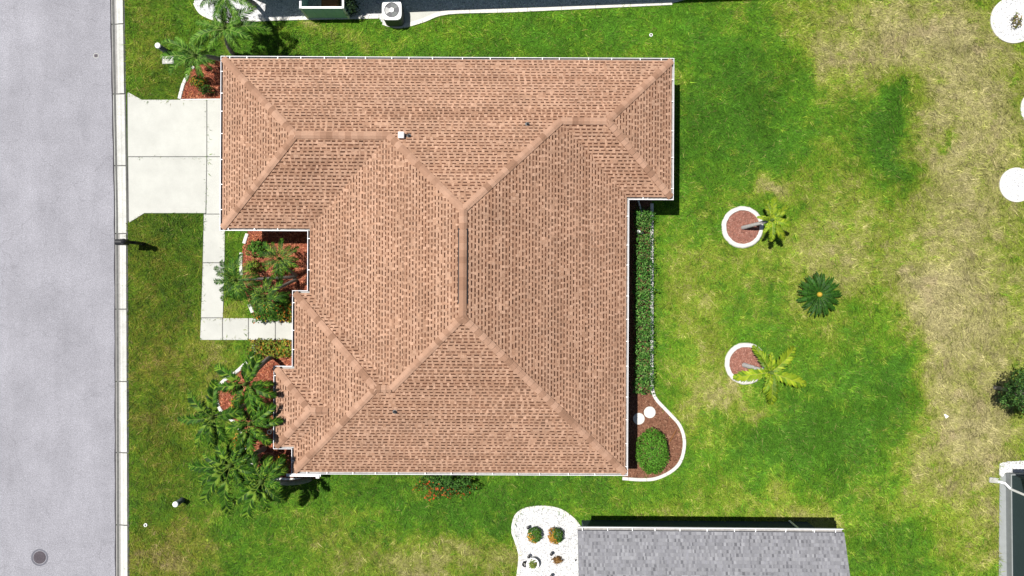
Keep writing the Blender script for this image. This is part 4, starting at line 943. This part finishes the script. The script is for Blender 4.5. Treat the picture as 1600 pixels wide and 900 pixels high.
# tree rings
for (cx,cy_,r),w in zip(RINGS,('upper','lower')):
    c = P(cx,cy_); R = r/32
    t = thing('tree_ring','round white concrete tree ring, %s of the two in the back lawn'%w,'tree ring',c)
    m = MB(); m.lathe([(R*0.79,-0.03),(R*0.79,0.10),(R*0.82,0.12),(R*0.93,0.12),(R*0.97,0.07),(R,0.03),(R,-0.03)],56,c,jit=0.012); m.build('ring',M_EDGE,t,True)
    scatter_bed('mulch',disc_px(cx,cy_,r*0.795),0.04,(0.22,0.10,0.075),[(0.28,0.125,0.09),(0.20,0.085,0.06),(0.34,0.18,0.14)],480,0.08,M_MULCH,'reddish mulch inside the %s white tree ring'%w,'mulch')
for px,py,w in ((1015,644,'right'),(998,654,'left')):
    t = thing('stepping_stone','round pale stepping stone in the brown bed, %s of two'%w,'stepping stone',P(px,py)); c = t.location
    m = MB(); m.lathe([(0.285,-0.02),(0.285,0.05),(0.265,0.065),(0.0,0.068)],32,c,jit=0.01); m.build('disc',M_EDGE,t)
    m = MB(); m.lathe([(0.20,0.066),(0.19,0.074),(0.18,0.066)],24,c); m.build('moulded_ring',M_EDGE,t)
t = thing('wooden_stake','thin dark wooden stake leaning beside the round bush','stake',P(1046,690)); c = t.location
m = MB(); e = P(1057,671,0.25); m.tube([(c.x,c.y,0.03),(c.x+(e.x-c.x)*.5,c.y+(e.y-c.y)*.5,0.16),tuple(e)],[0.03,0.028,0.02],6); m.build('shaft',M_BROWN,t)
m = MB(); m.tube([tuple(e),(e.x+0.06,e.y+0.05,0.27)],[0.02,0.008],5); m.build('tip',M_BROWN,t)
t = thing('spot_light','small white and dark garden spotlight among the hedge shrubs','spotlight',P(996,363)); c = t.location
m = MB(); m.tube([(c.x,c.y,-0.02),(c.x,c.y,0.3)],0.02,6); m.build('stake',M_BLACK,t)
m = MB(); m.lathe([(0.05,0.28),(0.09,0.34),(0.09,0.44),(0.06,0.46),(0.0,0.46)],16,c); m.build('lamp_head',M_WHITE,t)
m = MB(); m.lathe([(0.085,0.30),(0.08,0.40),(0.0,0.41)],16,(c.x+0.16,c.y-0.06,0)); m.build('transformer_box',M_BLACK,t)

# small tree cut by the right edge
t = thing('small_tree','dark leafy small tree cut by the right edge','tree',(23.55,-4.85,0)); c = t.location; rnd = random.Random(77)
m = MB(); m.tube([(c.x,c.y,-0.05),(c.x+0.05,c.y,0.8),(c.x+0.2,c.y-0.1,1.6),(c.x+0.35,c.y-0.15,2.3)],[0.10,0.08,0.06,0.03],8)
cl = []
for k in range(16):
    a = k*2.4; rr_ = rnd.uniform(0.5,1.35); z = rnd.uniform(1.0,2.6); e = (c.x+0.25+rr_*math.cos(a),c.y-0.1+rr_*1.0*math.sin(a),z); cl.append(e)
    m.tube([(c.x+0.1,c.y,0.7+0.04*k),((c.x+e[0])/2+0.1,(c.y+e[1])/2,z*0.75),e],[0.04,0.025,0.01],5)
m.build('trunk',M_BARK,t)
m = MB()
for k,e in enumerate(cl): leaf_cloud(m,e,rnd.uniform(.32,.52),rnd.uniform(.32,.52),rnd.uniform(.25,.4),330,0.11,[(0.022,0.06,0.012),(0.035,0.09,0.016),(0.014,0.036,0.008),(0.07,0.15,0.03)],500+k,shell=0.3,rough=0.3)
m.build('crown',M_LEAF,t)
shrub('dark_shrub','dark shrub right of the teal enclosure','shrub',549,10,0.6,0.36,0.45,0.6,420,0.11,[(0.014,0.03,0.01),(0.02,0.045,0.014)],520)
shrub('flower_cluster','low white flowers at the foot of the teal enclosure','flowers',554,20,0.16,0.30,0.12,0.12,60,0.10,[(0.6,0.6,0.58),(0.7,0.7,0.7),(0.03,0.06,0.02)],521,stems=3)

# ------------------------------------------------------------ street furniture and small things
for px,py,w in ((258,79,'near the top left palms'),(285,781,'below the big front palms')):
    t = thing('bollard','short grey utility bollard with white cap %s'%w,'bollard',P(px,py)); c = t.location
    m = MB(); m.lathe([(0.125,-0.05),(0.115,0.66)],20,c); m.build('post',mat('bollard_green',(0.07,0.085,0.085),0.6,0.1),t,True)
    m = MB(); m.lathe([(0.135,0.64),(0.135,0.70),(0.11,0.73),(0.0,0.74)],20,c); m.build('cap',M_WHITE,t,True)
mb = thing('mailbox','black post mailbox standing at the kerb','mailbox',P(224,381)); c = mb.location
m = MB(); m.obox((c.x,c.y,0.75),(0.15,0.15,1.55),0,bev=0.02); m.build('post',M_BLACK,mb)
m = MB(); m.lathe([(0.06,1.52),(0.13,1.58),(0.14,1.68),(0.08,1.78),(0.0,1.81)],14,c); m.build('finial',M_BLACK,mb,True)
m = MB(); m.box((c.x-0.55,c.y-0.045,1.00),(c.x+0.22,c.y+0.045,1.08)); m.tube([(c.x-0.05,c.y,0.6),(c.x-0.35,c.y,1.0)],0.035,6); m.build('bracket_arm',M_BLACK,mb)
m = MB(); pr = [(-0.14,1.08),(0.14,1.08),(0.14,1.24)]+[(0.14*math.cos(a),1.24+0.14*math.sin(a)) for a in np.linspace(0.3,math.pi-0.3,7)]+[(-0.14,1.24)]
k = len(pr); vs = [(c.x-0.60,c.y+y,z) for y,z in pr]+[(c.x-0.08,c.y+y,z) for y,z in pr]; m.add(vs,[(i,(i+1)%k,k+(i+1)%k,k+i) for i in range(k)]+[tuple(reversed(range(k))),tuple(range(k,2*k))]); bxo = m.build('box',M_BLACK,mb)
m = MB(); m.box((c.x-0.615,c.y-0.085,1.10),(c.x-0.602,c.y+0.085,1.28)); m.build('box_door',M_BLACK,mb)
m = MB(); m.box((c.x-0.35,c.y+0.142,1.2),(c.x-0.32,c.y+0.155,1.40)); m.build('flag',M_BLACK,mb)
t = thing('meter_lid','mottled pale water meter lid flush in the front lawn','meter lid',P(263,94)); c = t.location
m = MB(); m.obox((c.x,c.y,0.02),(0.56,0.38,0.07),0.03,bev=0.012); m.build('frame',M_KERB2,t)
m = MB()
for i in range(4):
    for j in range(3):
        if (i+j)%4: m.obox((c.x-0.18+i*0.12,c.y-0.10+j*0.10,0.058),(0.09,0.07,0.012),random.uniform(-.2,.2))
m.build('lid',M_EDGE,t)
t = thing('sprinkler_head','small white sprinkler ring in the lower front lawn','sprinkler',P(228,820)); c = t.location
m = MB(); m.lathe([(0.05,-0.02),(0.05,0.05),(0.085,0.05),(0.09,0.02),(0.09,-0.02)],16,c); m.build('collar',M_WHITE,t)
m = MB(); m.lathe([(0.035,-0.02),(0.035,0.08),(0.0,0.085)],12,c); m.build('nozzle',M_BLACK,t)
t = thing('sprinkler_head','small white sprinkler ring in the lawn above the house','sprinkler',P(1017,55)); c = t.location
m = MB(); m.lathe([(0.05,-0.02),(0.05,0.05),(0.08,0.05),(0.085,0.02),(0.085,-0.02)],16,c); m.build('collar',M_WHITE,t)
m = MB(); m.lathe([(0.035,-0.02),(0.035,0.08),(0.0,0.085)],12,c); m.build('nozzle',M_BLACK,t)
t = thing('paper_scrap','crumpled white scrap on the dry grass left of the small tree','scrap',P(1478,650)); c = t.location
m = MB(); rnd = random.Random(3); vs = [(c.x+rnd.uniform(-.14,.14),c.y+rnd.uniform(-.11,.11),0.03+rnd.uniform(0,.07)) for _ in range(10)]
m.add(vs,[(0,1,2),(2,3,4),(4,5,6),(6,7,8),(8,9,0),(1,3,5),(5,7,9),(0,4,8)]); m.build('sheet',M_WHITE,t)
t = thing('hanging_hook','small white ring bracket beside the front gutter','bracket',P(424,674,0.0)); 
m = MB(); q = P(421,675,2.2); t.location = (q.x,q.y,0)
m.tube([(q.x,q.y,-0.03),(q.x,q.y,1.2),(q.x+0.02,q.y,2.15)],0.012,6); m.build('pole',M_WHITE,t)
m = MB(); m.tube([(q.x+0.09*math.cos(a),q.y+0.09*math.sin(a),2.2) for a in np.linspace(0.9,6.9,15)]+[(q.x+0.20,q.y+0.18,2.22)],0.02,6); m.build('hook_ring',M_WHITE,t)
